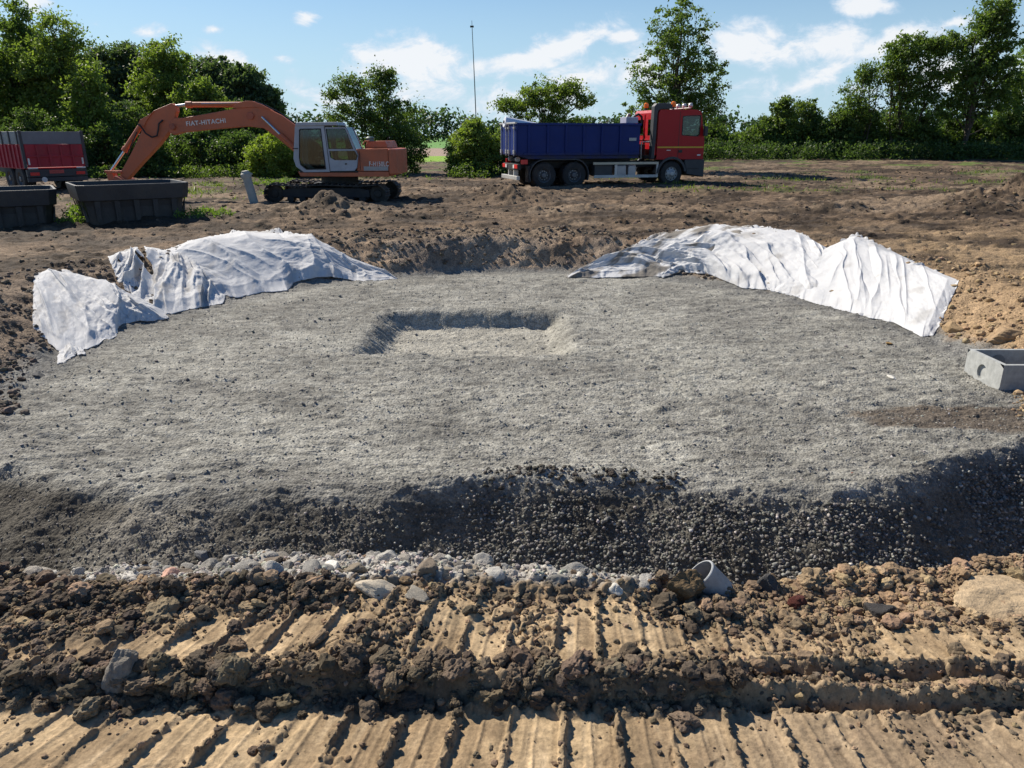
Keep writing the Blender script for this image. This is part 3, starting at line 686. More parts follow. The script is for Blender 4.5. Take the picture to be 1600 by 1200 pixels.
# field clods
def field_d(x, y):
    r = np.hypot(x - .05, np.maximum(y - 9.4, 0)); n = fbm(x, y * 1.6, .45, 3, 301); n2 = fbm(x, y, 1.7, 2, 303)
    hp = sum(np.exp(-(((x - h[0]) / h[2]) ** 2 + ((y - h[1]) / h[3]) ** 2)) * (1 if h[4] > .2 else .4) for h in heaps)
    return np.where((r > 6.2), ss(-.35, .5, n + .6 * n2) * .55 + hp, 0) * infr(x, y, .77)
P, M = pts(90000, -30, 30, 8, 46, field_d); 
sz = psize(len(P), .012, .068, 3.8) * np.interp(P[:, 1], [8, 18, 40], [.6, 1, 1.25])
ca = pcol(len(P), (.125, .095, .068), .45); cb = pcol(len(P), (.28, .195, .115), .3); rt = (ss(4.5, 8, P[:, 0]) * ss(20, 13, P[:, 1]))[:, None]
lt = (rng.random((len(P), 1)) < .2) * .6
scatter('field_clods', P, sz, ca + (cb - ca) * np.maximum(rt * .8, lt), clodS, M_CLOD, False, 'brown soil clods strewn over the churned field', 'soil', flat=.6, sink=.42)
def bank_d(x, y):
    _, M = H(x, y, False); return 0
# clods on the pit banks
ang = rng.uniform(R(-35), R(215), 9000); rad = 5.7 + rng.uniform(.15, 2.2, 9000)
bx = .05 + rad * np.cos(ang); by = np.where(np.sin(ang) > 0, 9.4 + rad * np.sin(ang), 9.4 + (np.sin(ang)) * 4.5)
zz, Mb = H(bx, by, True); P = np.stack([bx, by, zz], 1); sz = psize(len(P), .008, .05, 4)
ca = pcol(len(P), (.15, .118, .09), .35); cb = pcol(len(P), (.34, .24, .14), .3)
scatter('bank_clods', P, sz, ca + (cb - ca) * (ss(3, 5.5, bx)[:, None] * .9), clodS, M_CLOD, False, 'crumbled earth clinging to the sides of the pit', 'soil')
# finer rubble between the broken concrete
P, M = pts(14000, -2.6, .75, 2.5, 3.3, lambda x, y: ss(.7, .4, x) * ss(-2.5, -2.0, x) * ss(-.03, .05, y - np.interp(x, YRX, YRY)) * .8)
P = P[P[:, 2] > -.3]; sz = psize(len(P), .003, .014, 2.4); scatter('rubble_grit', P, sz, pcol(len(P), (.40, .37, .325), .4, .08), [rock(1, s, 10, .15, .32, .6) for s in range(54, 60)], M_STONE, False, 'pale crushed concrete grit in the rubble strip', 'rubble')

# individual rubble stones
protoS = []
for s in range(8):
    V, Fc = rock(3, 70 + s, 10, .05, .10, .60)
    o = mesh_np('rubble_stone', V, Fc, M_STONE, None, False, np.tile([{2: [.36, .30, .22], 5: [.30, .27, .23], 7: [.25, .20, .15]}.get(s, [.44, .415, .37])], (len(V), 1))); protoS.append(o)
def stone(k, x, y, s, asp=(1.2, .9, .7), up=.2, label=None, group=None, name='rubble_stone', colr=None, rot=None, seed=None):
    o = protoS[k].copy()
    if colr:
        o.data = protoS[k].data.copy(); cc = np.ones((len(o.data.vertices), 4), np.float32); cc[:, :3] = colr; o.data.color_attributes['Col'].data.foreach_set('color', cc.ravel())
    col.objects.link(o); o.name = name; o.scale = (s * asp[0], s * asp[1], s * asp[2]); rr = random.Random(seed if seed is not None else x * 1000 + y)
    o.rotation_euler = rot or (rr.uniform(-.3, .3), rr.uniform(-.3, .3), rr.uniform(0, 6.3))
    o.location = (x, y, Hz(x, y, False) + s * asp[2] * up); tag(o, label, 'stone', group); return o
placed = []
rs = random.Random(5); n = 0; tries = 0
while n < 150 and tries < 5000:
    tries += 1; x = rs.uniform(-2.45, .66); yf = float(np.interp(x, YRX, YRY)); ye_ = float(np.interp(x, YEX, YEY)) + .03; yA = yf + (ye_ - yf) * rs.random() ** 1.1; s = .017 + .040 * rs.random() ** 1.6
    if any(math.hypot(x - a, yA - b) < (s + c) * .8 for a, b, c in placed): continue
    placed.append((x, yA, s)); stone(n % 8, x, yA, s, (1 + rs.random() * .4, .9, .65 + .2 * rs.random()), .35, 'broken stone half buried in the pale rubble strip beside the trench', 'rubble stones along the trench'); n += 1
for o in protoS: bpy.data.objects.remove(o) if False else None
def px_at(px, row, lift=0):
    x, y, z = cast([px], [row], lift=lift); return float(x[0]), float(y[0])
for (k, px, row, s, asp, colr, lab, nm, up) in (
    (0, 268, 905, .047, (1.25, .9, .75), (.55, .33, .25), 'pink brick-like stone at the front of the rubble strip', 'pink_stone', .5),
    (1, 590, 925, .062, (1.5, .8, .42), (.50, .43, .33), 'flat sandy stone lying in front of the rubble strip', 'flat_stone', .5),
    (2, 318, 872, .07, (1.3, .9, .75), (.25, .25, .25), 'dark grey domed stone at the back of the rubble strip', 'grey_stone', .4),
    (3, 400, 908, .047, (1.3, .9, .8), (.14, .11, .085), 'dark brown lump lying on the pale rubble', 'brown_stone', .6),
    (4, 520, 890, .042, (1.35, .8, .6), (.62, .60, .55), 'whitish block tilted on the middle of the rubble strip', 'white_stone', .6),
    (6, 650, 935, .046, (1.4, .8, .5), (.50, .45, .37), 'beige slab at the right end of the rubble strip', 'beige_stone', .5),
    (1, 960, 925, .03, (1.3, .9, .8), (.62, .59, .52), 'small whitish stone left of the brown slab by the pipe', 'white_stone', .6),
    (5, 1245, 948, .04, (1.2, .9, .85), (.13, .035, .025), 'dark red clod right of the grey pipe', 'red_clod', .6),
    (6, 1200, 922, .045, (1.1, .9, .9), (.10, .095, .09), 'dark grey clod beside the foot of the grey pipe', 'grey_clod', .6),
    (2, 1205, 908, .036, (1.1, .9, .9), (.24, .17, .10), 'round brown clod behind the dark clod by the pipe', 'brown_clod', .9),
    (7, 1372, 963, .052, (1.2, .9, .75), (.075, .07, .068), 'blackish clod on the brown earth at the right', 'black_clod', .6),
    (3, 985, 1022, .036, (1.1, .8, .8), (.20, .15, .10), 'brown clod on the broken ledge between the tracks', 'brown_clod', .5),
    (0, 1393, 590, .045, (1.6, .6, .3), (.55, .53, .48), 'small pale stone on the gravel left of the concrete box', 'pale_stone', .6),
    (2, 1390, 538, .05, (1.6, .7, .4), (.42, .25, .08), 'small ochre stone on the gravel below the right sheet', 'ochre_stone', .5),
    (4, 1334, 742, .022, (1.4, .9, .7), (.35, .10, .06), 'small red brick chip on the gravel near the slope', 'brick_chip', .5),
    (5, 268, 748, .045, (1.3, .9, .6), (.13, .13, .13), 'dark stone on the gravel near the left slope', 'dark_stone', .5),
    (6, 905, 806, .03, (1.2, .9, .8), (.27, .24, .18), 'yellowish pebble on the dark gravel slope', 'yellow_stone', .6),
    (3, 430, 753, .026, (1.6, .9, .6), (.45, .42, .38), 'pale stone at the crest of the gravel slope', 'pale_stone', .5),
    (5, 732, 750, .026, (1.4, .9, .6), (.60, .58, .52), 'white stone at the crest left of the dark mound', 'white_stone', .5),
    (7, 61, 590, .07, (1.4, .9, .7), (.12, .12, .12), 'dark lump at the foot of the left bank', 'dark_stone', .4),
    (1, 1487, 515, .10, (1.5, .7, .9), (.36, .25, .14), 'ochre block of earth left of the rock slab in the right bank', 'ochre_block', .3)):
    x, y = px_at(px, row); stone(k, x, y, s, asp, up, lab, None, nm, colr, seed=px)
# special bigger ones
x, y = px_at(183, 1075); V, Fc = rock(4, 91, 14, .07, .16, .6); V = V * [[.050, .045, .10]]
o = mesh_np('grey_boulder', V, Fc, M_STONE, None, False, np.tile([[.27, .24, .20]], (len(V), 1))); o.location = (x + .01, y + .03, Hz(x, y) + .04); o.rotation_euler = (R(-18), R(24), R(20))
tag(o, 'pale upright boulder standing in the ledge between the tracks at the left', 'boulder')
x, y = px_at(1562, 962); V, Fc = rock(4, 95, 14, .12, .14, .5); V = V * [[.20, .15, .042]]
o = mesh_np('earth_slab', V, Fc, M_STONE, None, False, np.tile([[.32, .24, .15]], (len(V), 1))); o.location = (x + .04, y + .06, Hz(x, y) + .022); o.rotation_euler = (R(12), R(-6), R(15))
tag(o, 'large flat tan slab lying on the earth at the right', 'stone')
x, y = px_at(1064, 940); V, Fc = rock(4, 97, 9, .10, .16, .55); V = V * [[.10, .042, .078]]
o = mesh_np('clay_slab', V, Fc, M_STONE, None, False, np.tile([[.20, .135, .07]], (len(V), 1))); o.location = (x + .01, y + .02, Hz(x, y) + .045); o.rotation_euler = (R(-25), R(-22), R(14))
tag(o, 'tilted brown clay slab leaning in front of the grey pipe', 'clay slab')
x, y = px_at(1583, 535); V, Fc = rock(4, 99, 14, .05, .10, .5); V = V * [[.42, .34, .26]]
o = mesh_np('rock_slab', V, Fc, M_STONE, None, False, np.tile([[.31, .215, .125]], (len(V), 1))); o.location = (x + .12, y + .30, Hz(x, y) - .06); o.rotation_euler = (R(-20), R(8), R(-15))
tag(o, 'big ochre rock face set in the bank above the concrete box', 'rock')
for o in protoS: bpy.data.objects.remove(o)

# ------------------------------------------------------------------ geotextile sheets
def sheet(name, label, top, bot, ns, nt_, amp, freq, seed, lift=.05, dirty=0.0, diag=0.0, holes=0.0, tail=None, bulge=.0):
    """top and bottom edge given as seen in the photograph, laid on the bank with folds"""
    def poly(pl, s):
        pl = np.array(pl, float); d = np.r_[0, np.cumsum(np.hypot(*np.diff(pl, axis=0).T))]; d /= d[-1]; return np.interp(s, d, pl[:, 0]), np.interp(s, d, pl[:, 1])
    cs, ct = 36, 12; ns = int(ns * 1.7); nt_ = int(nt_ * 1.6)
    S, T = np.meshgrid(np.linspace(0, 1, cs), np.linspace(0, 1, ct), indexing='ij')
    tx, ty = poly(top, S); bx_, by_ = poly(bot, S)
    gx, gy, gz = cast((tx + (bx_ - tx) * T).ravel(), (ty + (by_ - ty) * T).ravel(), lift=lift)
    gx = gx.reshape(S.shape); gy = gy.reshape(S.shape)
    s1 = np.linspace(0, cs - 1, ns); t1 = np.linspace(0, ct - 1, nt_)
    def up(g):
        a = np.array([np.interp(s1, np.arange(cs), g[:, j]) for j in range(ct)]).T
        return np.array([np.interp(t1, np.arange(ct), a[i]) for i in range(ns)])
    X = up(gx); Y = up(gy); Sf, Tf = np.meshgrid(np.linspace(0, 1, ns), np.linspace(0, 1, nt_), indexing='ij')
    z, M = H(X, Y, False)
    for _ in range(10): z[1:-1] = np.maximum(z[1:-1], (z[:-2] + z[2:]) / 2); z[:, 1:-1] = np.maximum(z[:, 1:-1], (z[:, :-2] + z[:, 2:]) / 2)
    rf = np.random.default_rng(seed); fold = np.zeros_like(X)
    def warp(k, f): return fbm(Sf * 3 + k, Tf * 2.2, f, 2, seed + int(k * 10))
    nf = int(freq * 4.5)
    for k in range(nf):                              # long creases running down the bank, fanned and pulled sideways
        s0 = rf.uniform(-.1, 1.1); sl_ = diag + rf.normal() * .10; w_ = rf.uniform(.006, .032); am = rf.uniform(.25, 1.0) * (1 if k % 3 else -.5)
        ta, tb = rf.uniform(-.3, .5), rf.uniform(.6, 1.3)
        d = Sf - s0 - sl_ * (Tf - .5) - .035 * warp(k, 1.2)
        prof = np.where(d > 0, np.exp(-d / w_), np.exp(d / (w_ * rf.uniform(.6, 3.5))))
        fold += am * prof * ss(ta - .1, ta + .2, Tf) * ss(tb + .1, tb - .2, Tf)
    for k in range(int(freq * .4)):                 # cross creases
        t0 = rf.uniform(.1, .95); w_ = rf.uniform(.03, .07); am = rf.uniform(.2, .7); sa = rf.uniform(-.1, .8); sb = sa + rf.uniform(.15, .4)
        d = Tf - t0 - rf.normal() * .6 * (Sf - (sa + sb) / 2) - .08 * warp(k + 50, 1.0)
        fold += am * np.exp(-np.abs(d) / w_) * ss(sa, sa + .1, Sf) * ss(sb, sb - .1, Sf)
    fold = amp * np.clip(fold, -.6, 1.6) * .75 + amp * .5 * fbm(Sf * 4, Tf * 2.5, 1.2, 4, seed + 3) + amp * .10 * fbm(Sf * 30, Tf * 20, 1, 3, seed + 9); f1 = fold / amp
    edge = np.minimum(np.minimum(Sf, 1 - Sf) * ns / 22, np.minimum(Tf, 1 - Tf) * nt_ / 16).clip(0, 1)
    Z = z + lift * (.05 + .95 * edge) + fold * (.2 + .8 * edge) + bulge * np.sin(np.pi * Tf) * np.sin(np.pi * Sf) ** .5 + .01
    X = X + fold * .6 * np.sin(seed + Sf * 9); Y = Y - fold * .5
    X = X + (1 - edge) * .012 * fbm(Sf * 40, Tf * 20, 1, 2, seed + 11); Y = Y + (1 - edge) * .015 * fbm(Sf * 40, Tf * 20, 1, 2, seed + 12)
    Y = Y - .10 * ss(.6, 1, Tf) * np.maximum(0, fbm(Sf * 12, Tf * 0, 1, 3, seed + 14)) - .05 * ss(.7, 1, Tf) * fbm(Sf * 30, Tf * 2, 1, 2, seed + 15)
    # never sink under the soil except where holes or soil lie over it
    zt, _ = H(X, Y, True); hole = np.zeros_like(X)
    if holes: hole = ss(1 - holes, 1 - holes + .25, fbm(Sf * 5, Tf * 2.2, 1.2, 3, seed + 21) + .5)
    Z = np.maximum(Z, zt + .006)
    c = np.tile(np.array([.81, .815, .825]), (X.size, 1)); dn = ss(.15 - dirty * .5, .6 - dirty * .5, fbm(Sf * 9 + Tf * 3, Tf * 4, 1.2, 5, seed + 31) + dirty * .2 - .1 * f1).ravel()[:, None] * min(1, .25 + dirty)
    c = c + (np.array([.25, .22, .18]) - c) * dn
    V = np.stack([X.ravel(), Y.ravel(), Z.ravel()], 1); idx = np.arange(ns * nt_).reshape(ns, nt_)
    Fc = np.stack([idx[:-1, :-1].ravel(), idx[1:, :-1].ravel(), idx[1:, 1:].ravel(), idx[:-1, 1:].ravel()], 1)
    if holes:
        hq = hole.ravel()[Fc].mean(1) > .5; Fc = Fc[~hq]
    o = mesh_np(name, V, Fc, M_CLOTH, None, True, c)
    so = o.modifiers.new('thickness', 'SOLIDIFY'); so.thickness = .003
    tag(o, label, 'cloth sheet', 'geotextile sheets on the pit banks'); return o
sheet('geotextile_sheet', 'leftmost white sheet with a knotted tail on the left bank', [(52, 425), (75, 417), (102, 418), (150, 432), (200, 455), (252, 482), (262, 492)],
      [(50, 508), (92, 545), (112, 545), (135, 540), (183, 521), (184, 505), (206, 498), (250, 496), (262, 494)], 150, 90, .10, 6, 3, .06, 0.0, .35, bulge=.06)
sheet('geotextile_sheet', 'small white knotted tail hanging off the leftmost sheet', [(96, 525), (108, 530), (118, 527)], [(90, 565), (102, 562), (120, 548), (134, 549)], 30, 26, .05, 2, 5, .05, .1)
sheet('geotextile_sheet', 'crumpled white sheet with soil in its torn holes on the left bank', [(168, 398), (195, 390), (222, 382), (250, 386), (275, 392), (300, 405)],
      [(185, 440), (215, 462), (255, 490), (300, 480), (350, 470), (352, 455)], 170, 90, .11, 9, 7, .05, .2, -.3, holes=.18)
sheet('geotextile_sheet', 'large smooth white sheet with long folds on the left bank', [(256, 388), (300, 372), (380, 358), (430, 360), (482, 364), (540, 396), (600, 424), (622, 431)],
      [(330, 455), (372, 461), (420, 452), (450, 450), (460, 436), (495, 429), (520, 428), (560, 436), (600, 434), (620, 432)], 260, 90, .085, 8, 9, .06, 0.0, .15, bulge=.08)
sheet('geotextile_sheet', 'grey stained sheet trailing to a point on the right bank', [(884, 427), (960, 392), (1040, 360), (1110, 348), (1160, 350), (1180, 354)],
      [(886, 429), (930, 430), (985, 428), (1040, 428), (1100, 408), (1160, 385)], 200, 80, .085, 8, 13, .07, .62, .5)
sheet('geotextile_sheet', 'crumpled white sheet in the middle of the right bank', [(1000, 416), (1080, 375), (1150, 352), (1200, 352), (1250, 360), (1300, 388)],
      [(1035, 430), (1060, 420), (1110, 425), (1160, 446), (1215, 452), (1290, 462)], 200, 90, .11, 9, 15, .06, .15, .35, bulge=.05)
sheet('geotextile_sheet', 'bright white smooth sheet at the right end of the right bank', [(1240, 392), (1290, 385), (1338, 363), (1372, 378), (1430, 405), (1500, 434)],
      [(1205, 450), (1270, 468), (1340, 488), (1400, 500), (1440, 521), (1462, 520)], 220, 100, .05, 4, 17, .06, .03, .22, bulge=.05)

# ------------------------------------------------------------------ concrete frame box
M_CONC = simple('grey concrete', (.36, .37, .36), .85, 0, .25, 14)
bx0, by0, bz0 = 5.26, 7.62, PITZ - .02
t = empty('concrete_box', (bx0, by0, bz0)); tag(t, 'open grey concrete box with round knockouts at the right edge', 'concrete box')
W_, D_, Hh, th = 1.05, .66, .31, .05
def holed_wall(name, hc):      # side wall along y with a round recess on its outer face
    m = MB(); n = 32; cy, cz, r = D_ * .52, .13, .085
    ring = [(0, cy + r * math.cos(2 * math.pi * i / n), cz + r * math.sin(2 * math.pi * i / n)) for i in range(n)]
    outer = []
    for i in range(n):
        a = 2 * math.pi * i / n; c, s_ = math.cos(a), math.sin(a)
        k = min(((D_ - cy) / c if c > 1e-6 else (cy / -c if c < -1e-6 else 9)), ((Hh - cz) / s_ if s_ > 1e-6 else (cz / -s_ if s_ < -1e-6 else 9)))
        outer.append((0, cy + k * c, cz + k * s_))
    v = outer + ring + [(.03, p[1], p[2]) for p in ring]; f = [(i, (i + 1) % n, n + (i + 1) % n, n + i) for i in range(n)] + [(n + i, n + (i + 1) % n, 2 * n + (i + 1) % n, 2 * n + i) for i in range(n)] + [tuple(range(2 * n, 3 * n))]
    m.add(v, f)
    for cyy, czz in ((0, 0), (D_, 0), (D_, Hh), (0, Hh)): pass
    m.v += [(0, 0, 0), (0, D_, 0), (0, D_, Hh), (0, 0, Hh), (th, 0, 0), (th, D_, 0), (th, D_, Hh), (th, 0, Hh)]; b = len(m.v) - 8
    m.f += [(b + 4, b + 5, b + 6, b + 7), (b, b + 4, b + 7, b + 3), (b + 1, b + 2, b + 6, b + 5), (b + 3, b + 7, b + 6, b + 2)]
    return m.build(name, M_CONC, t)
holed_wall('side_wall', None)
MB().box(th + .001, W_, 0, th, 0, Hh).build('front_wall', M_CONC, t, .004)
m = MB().box(th + .001, W_, D_ - th, D_, 0, Hh); m.build('back_wall', M_CONC, t, .004)
n = 32; m = MB(); m.cyl((.33, D_ - th - .004, .17), (.33, D_ - th + .0, .17), .085, 32); m.build('knockout', simple('recess', (.20, .21, .21), .9), t)
MB().box(W_ + .001, W_ + th, 0, D_, 0, Hh).build('side_wall', M_CONC, t, .004)

# ------------------------------------------------------------------ plastic drain pipe end
x, y = px_at(1140, 930); M_PVC = simple('grey plastic', (.30, .31, .32), .45, 0, .05, 30)
t = empty('drain_pipe', (x, y + .03, Hz(x, y) - .045)); t.rotation_euler = (R(-10), R(-44), R(8)); tag(t, 'grey plastic pipe end sticking out of the earth bank', 'pipe')
m = MB(); prof = [(.067, -.35), (.067, .15), (.070, .155), (.070, .163), (.067, .166), (.062, .166), (.062, -.35)]
m.lathe(prof, (0, 0, 0), 'z', 48); m.f = m.f[:-2]; m.build('pipe_body', M_PVC, t, 0, True)

# ------------------------------------------------------------------ troughs
M_TROUGH = paint('black bituminous coat', (.024, .026, .031), .55, 0, .55, (.075, .07, .06), 2.5, .2, .3, low=(-.1, .55))
def trough(x, y, yaw, label):
    z = Hz(x, y) - .03
    t = empty('feed_trough', (x, y, z), yaw); tag(t, label, 'trough', 'black troughs beside the churned field')
    W2, D2, ch = 1.22, 1.02, .16
    def octa(w, d, c): return [(-w + c, -d), (w - c, -d), (w, -d + c), (w, d - c), (w - c, d), (-w + c, d), (-w, d - c), (-w, -d + c)]
    def shell(levels, closed=False):
        m = MB(); n = 8; v = []
        for (w, d, c, zz) in levels: v += [(p[0], p[1], zz) for p in octa(w, d, c)]
        f = [(k * n + i, k * n + (i + 1) % n, (k + 1) * n + (i + 1) % n, (k + 1) * n + i) for k in range(len(levels) - 1) for i in range(n)]
        m.add(v, f); return m
    m = shell([(1.02, .80, .12, -.1), (1.08, .86, .13, .50), (1.08, .86, .13, .50)]); m.build('lower_body', M_TROUGH, t)
    shell([(1.09, .87, .14, .48), (1.19, .97, .16, .50), (1.24, 1.02, .17, .83), (1.24, 1.02, .17, .86), (1.19, .97, .16, .86), (1.18, .96, .16, .82), (1.02, .80, .13, .15)]).build('rim_band', M_TROUGH, t, .01)
    m = MB(); m.add([(p[0], p[1], .155) for p in octa(1.02, .8, .13)], [tuple(range(8))]); m.build('floor', M_TROUGH, t)
    for k in range(5):
        for sgn in (-1, 1):
            xx = -.85 + k * .42; m = MB(); m.add([(xx - .05, sgn * .80, 0), (xx + .05, sgn * .80, 0), (xx + .06, sgn * .94, .49), (xx - .06, sgn * .94, .49), (xx - .05, sgn * .88, 0), (xx + .05, sgn * .88, 0)],
              [(0, 1, 5, 4), (4, 5, 2, 3), (0, 4, 3), (1, 2, 5)]); m.build('rib', M_TROUGH, t)
    for k in range(4):
        for sgn in (-1, 1):
            yy = -.6 + k * .4; m = MB(); m.add([(sgn * 1.02, yy - .05, 0), (sgn * 1.02, yy + .05, 0), (sgn * 1.16, yy + .06, .49), (sgn * 1.16, yy - .06, .49), (sgn * 1.10, yy - .05, 0), (sgn * 1.10, yy + .05, 0)],
              [(0, 1, 5, 4), (4, 5, 2, 3), (0, 4, 3), (1, 2, 5)]); m.build('rib', M_TROUGH, t)
    return t
yw = R(36)
cx_ = (-9.8 - 8.05 - 10.96 - 9.3) / 4; cy_ = (17.4 + 18.85 + 19.2 + 20.8) / 4
trough(cx_, cy_, yw, 'black ribbed trough under the excavator arm')
trough(cx_ - 2.75, cy_ - .85, R(33), 'black ribbed trough at the left edge below the red trailer')

# ------------------------------------------------------------------ leaning concrete post
x, y = px_at(398, 318); M_POST = paint('weathered plastic', (.42, .42, .38), .7, 0, .6, (.20, .18, .14), 5, .15, .2)
t = empty('standpipe', (x, y, Hz(x, y) - .05)); t.rotation_euler = (0, R(-11), 0); tag(t, 'leaning grey standpipe with a cap between trough and excavator', 'pipe post')
m = MB().lathe([(.135, 0), (.135, .90)], (0, 0, 0), 'z', 24); m.build('pipe_body', M_POST, t, 0, True)
m = MB().lathe([(.155, .86), (.165, .88), (.165, 1.0), (.13, 1.03), (.12, 1.08), (.05, 1.10)], (0, 0, 0), 'z', 24); m.build('cap', M_POST, t, 0, True)
MB().box(.10, .20, -.05, .05, .93, .99).build('lug', M_POST, t, .006)
# ------------------------------------------------------------------ excavator
M_OR = paint('faded orange paint', (.52, .135, .056), .5, 0, .5, (.20, .11, .075), 1.6, .08, .08)
M_ORD = paint('grimy orange paint', (.40, .10, .05), .6, 0, .6, (.12, .085, .06), 3, .2, .1)
M_CAB = paint('pale grey cab paint', (.40, .42, .46), .5, 0, .3, (.22, .2, .17), 2.5, .1, .05)
M_TRK = paint('muddy track steel', (.05, .045, .04), .7, .4, .8, (.15, .12, .09), 3, .2, .3)
M_LET = simple('white lettering', (.78, .76, .72), .6); M_SEAT = simple('black seat', (.02, .02, .022), .8)
M_SIL = simple('chromed rod', (.62, .63, .65), .22, .9); M_HOSE = simple('black hose', (.015, .015, .016), .5)
EXY = 26.3; EXX = (540 - 800) / F * (EXY * math.cos(PITCH) + 2.0 * math.sin(PITCH))
EX = empty('excavator', (EXX, EXY, Hz(EXX, EXY - 1.2) - .02), R(-3)); tag(EX, 'orange tracked excavator with a grey cab and its arm stretched to the left', 'excavator')
YP = 0.0                                     # distance of the plane being drawn from the machine's centre line
EXA = R(3); EXZ = EX.location.z
def X(px):
    a = (px - 800) / F; cp, sp2 = math.cos(PITCH), math.sin(PITCH); c, s = math.cos(EXA), math.sin(EXA)
    return (a * ((EXY + YP * c) * cp + 1.2 * sp2) - EXX - YP * s) / (c + a * s * cp)
def Z(r): return CAMZ + uv_of(800, r)[1] * (EXY + YP * math.cos(EXA)) - EXZ
def pp(*q): return [(X(a), Z(b)) for a, b in q]
def c8(*q): return [(X(150 + a / 5.926), Z(150 + b / 5.926)) for a, b in q]
def c2(*q): return [(X(380 + a / 5.714), Z(150 + b / 5.714)) for a, b in q]
# tracks
for yo in (-1.0, 1.0):
    Lh, rr, zc = 1.72, .29, .34
    path = []
    def seg(n, f):
        for i in range(n): path.append(f(i / n))
    sag = lambda u: -.035 * math.sin(math.pi * u) - .02 * math.sin(3 * math.pi * u)
    seg(26, lambda u: (-Lh + 2 * Lh * u, zc + rr + .01 + sag(u)))
    seg(8, lambda u: (Lh + rr * math.sin(math.pi * u), zc + rr * math.cos(math.pi * u)))
    seg(26, lambda u: (Lh - 2 * Lh * u, zc - rr))
    seg(8, lambda u: (-Lh - rr * math.sin(math.pi * u), zc - rr * math.cos(math.pi * u)))
    trk = MB(); n = len(path)
    tot = sum(math.dist(path[i], path[(i + 1) % n]) for i in range(n)); shoes = 44; stp = tot / shoes; acc_ = 0; k = 0
    pos = []
    cum = [0]
    for i in range(n): cum.append(cum[-1] + math.dist(path[i], path[(i + 1) % n]))
    for s in range(shoes):
        d = s * stp
        while cum[k + 1] < d: k += 1
        u = (d - cum[k]) / max(1e-6, cum[k + 1] - cum[k]); a, b = path[k % n], path[(k + 1) % n]
        pos.append(((a[0] + (b[0] - a[0]) * u, a[1] + (b[1] - a[1]) * u), math.atan2(b[1] - a[1], b[0] - a[0])))
    for (c, an) in pos:
        ca, sa = math.cos(an), math.sin(an)
        def q(l, h): return (c[0] + l * ca - h * sa, c[1] + l * sa + h * ca)
        h = stp * .47
        trk.prism([q(-h, -.02), q(h, -.02), q(h, .012), q(-h, .012)], yo - .3, yo + .3)
        trk.prism([q(-h * .2, .012), q(h * .35, .012), q(h * .2, .05), q(-h * .1, .05)], yo - .3, yo + .3)
    trk.build('track', M_TRK, EX)
    fr = MB(); fr.prism([(-1.45, .22), (1.45, .22), (1.45, .46), (1.1, .53), (-1.1, .53), (-1.45, .46)], yo - .16, yo + .16); fr.build('track_frame', M_DARK, EX, .02)
    for xx, mt in ((-1.72, 'idler_wheel'), (1.72, 'drive_sprocket')):
        w_ = MB().lathe([(.08, -.15), (.12, -.14), (.14, -.11), (.26, -.10), (.275, -.06), (.275, .06), (.26, .1), (.1, .12)], (xx, yo, zc), 'y', 28); w_.build(mt, M_TRK, EX, 0, True)
    for i in range(7): MB().lathe([(.05, -.15), (.11, -.14), (.11, .14), (.05, .15)], (-1.2 + i * .4, yo, .17), 'y', 16).build('track_roller', M_DARK, EX, 0, True)
    for xx in (-.55, .55): MB().lathe([(.04, -.1), (.07, -.1), (.07, .1)], (xx, yo, .60), 'y', 12).build('top_roller', M_DARK, EX)
MB().prism([(-.9, .35), (.9, .35), (.75, .62), (-.75, .62)], -.7, .7).build('undercarriage', M_DARK, EX, .03)
MB().lathe([(.62, .60), (.62, .86), (.56, .90)], (.18, 0, 0), 'z', 32).build('turntable', M_DARK, EX)
for ch in EX.children: ch.location.x -= .33
# upper deck
YP = -1.2
MB().prism(pp((466, 268), (608, 268), (608, 276), (470, 276)), -1.22, 1.22).build('deck', M_OR, EX, .015)
# engine body and counterweight
MB().prism(pp((560, 233), (608, 232), (608, 267.5), (558, 267.5)), -1.18, 1.2).build('engine_body', M_OR, EX, .02)
xc = X(608.5); pl = [(xc, -1.23), (xc + .10, -1.2), (xc + .2, -.9), (xc + .25, 0), (xc + .2, .9), (xc + .10, 1.2), (xc, 1.23)]; n = len(pl)
MB().add([(p[0], p[1], Z(273)) for p in pl] + [(p[0], p[1], Z(232.5)) for p in pl], [tuple(range(n)), tuple(range(2 * n - 1, n - 1, -1))] + [(i, i + n, (i + 1) % n + n, (i + 1) % n) for i in range(n)]).build('counterweight', M_OR, EX, .04)
MB().prism(pp((567, 232), (572, 220.5), (600, 220), (604, 232)), -.75, .9).build('engine_hood', M_OR, EX, .03)
m = MB().cyl((X(575), -.6, Z(222)), (X(575), -.6, Z(216)), .12, 18); m.cyl((X(575), -.6, Z(216)), (X(575), -.6, Z(213)), .15, 18, .08); m.build('air_cleaner', simple('dusty green cap', (.10, .15, .14), .6), EX, .01, True)
MB().tube([(X(567), -.9, Z(232)), (X(566), -.9, Z(226)), (X(570), -.9, Z(220.5)), (X(577), -.9, Z(220.5))], .02, 8).build('handrail', M_OR, EX, 0, True)
MB().tube([(X(598), -.3, Z(221)), (X(600), -.3, Z(216)), (X(603), -.3, Z(213))], .012, 6).build('aerial', M_HOSE, EX)
MB().box(X(569), X(607), -1.195, -1.182, Z(266.5), Z(260)).build('grey_stripe', simple('silver stripe', (.38, .37, .35), .5), EX)
lettering('F-H150LC', .205, M_LET, EX, (X(577.5), -1.197, Z(259.5)), (R(90), 0, 0), .0, 'model_lettering', .68, .003, .003)
MB().box(X(563.5), X(564), -1.195, -1.181, Z(266), Z(236)).build('panel_seam', M_DARK, EX)
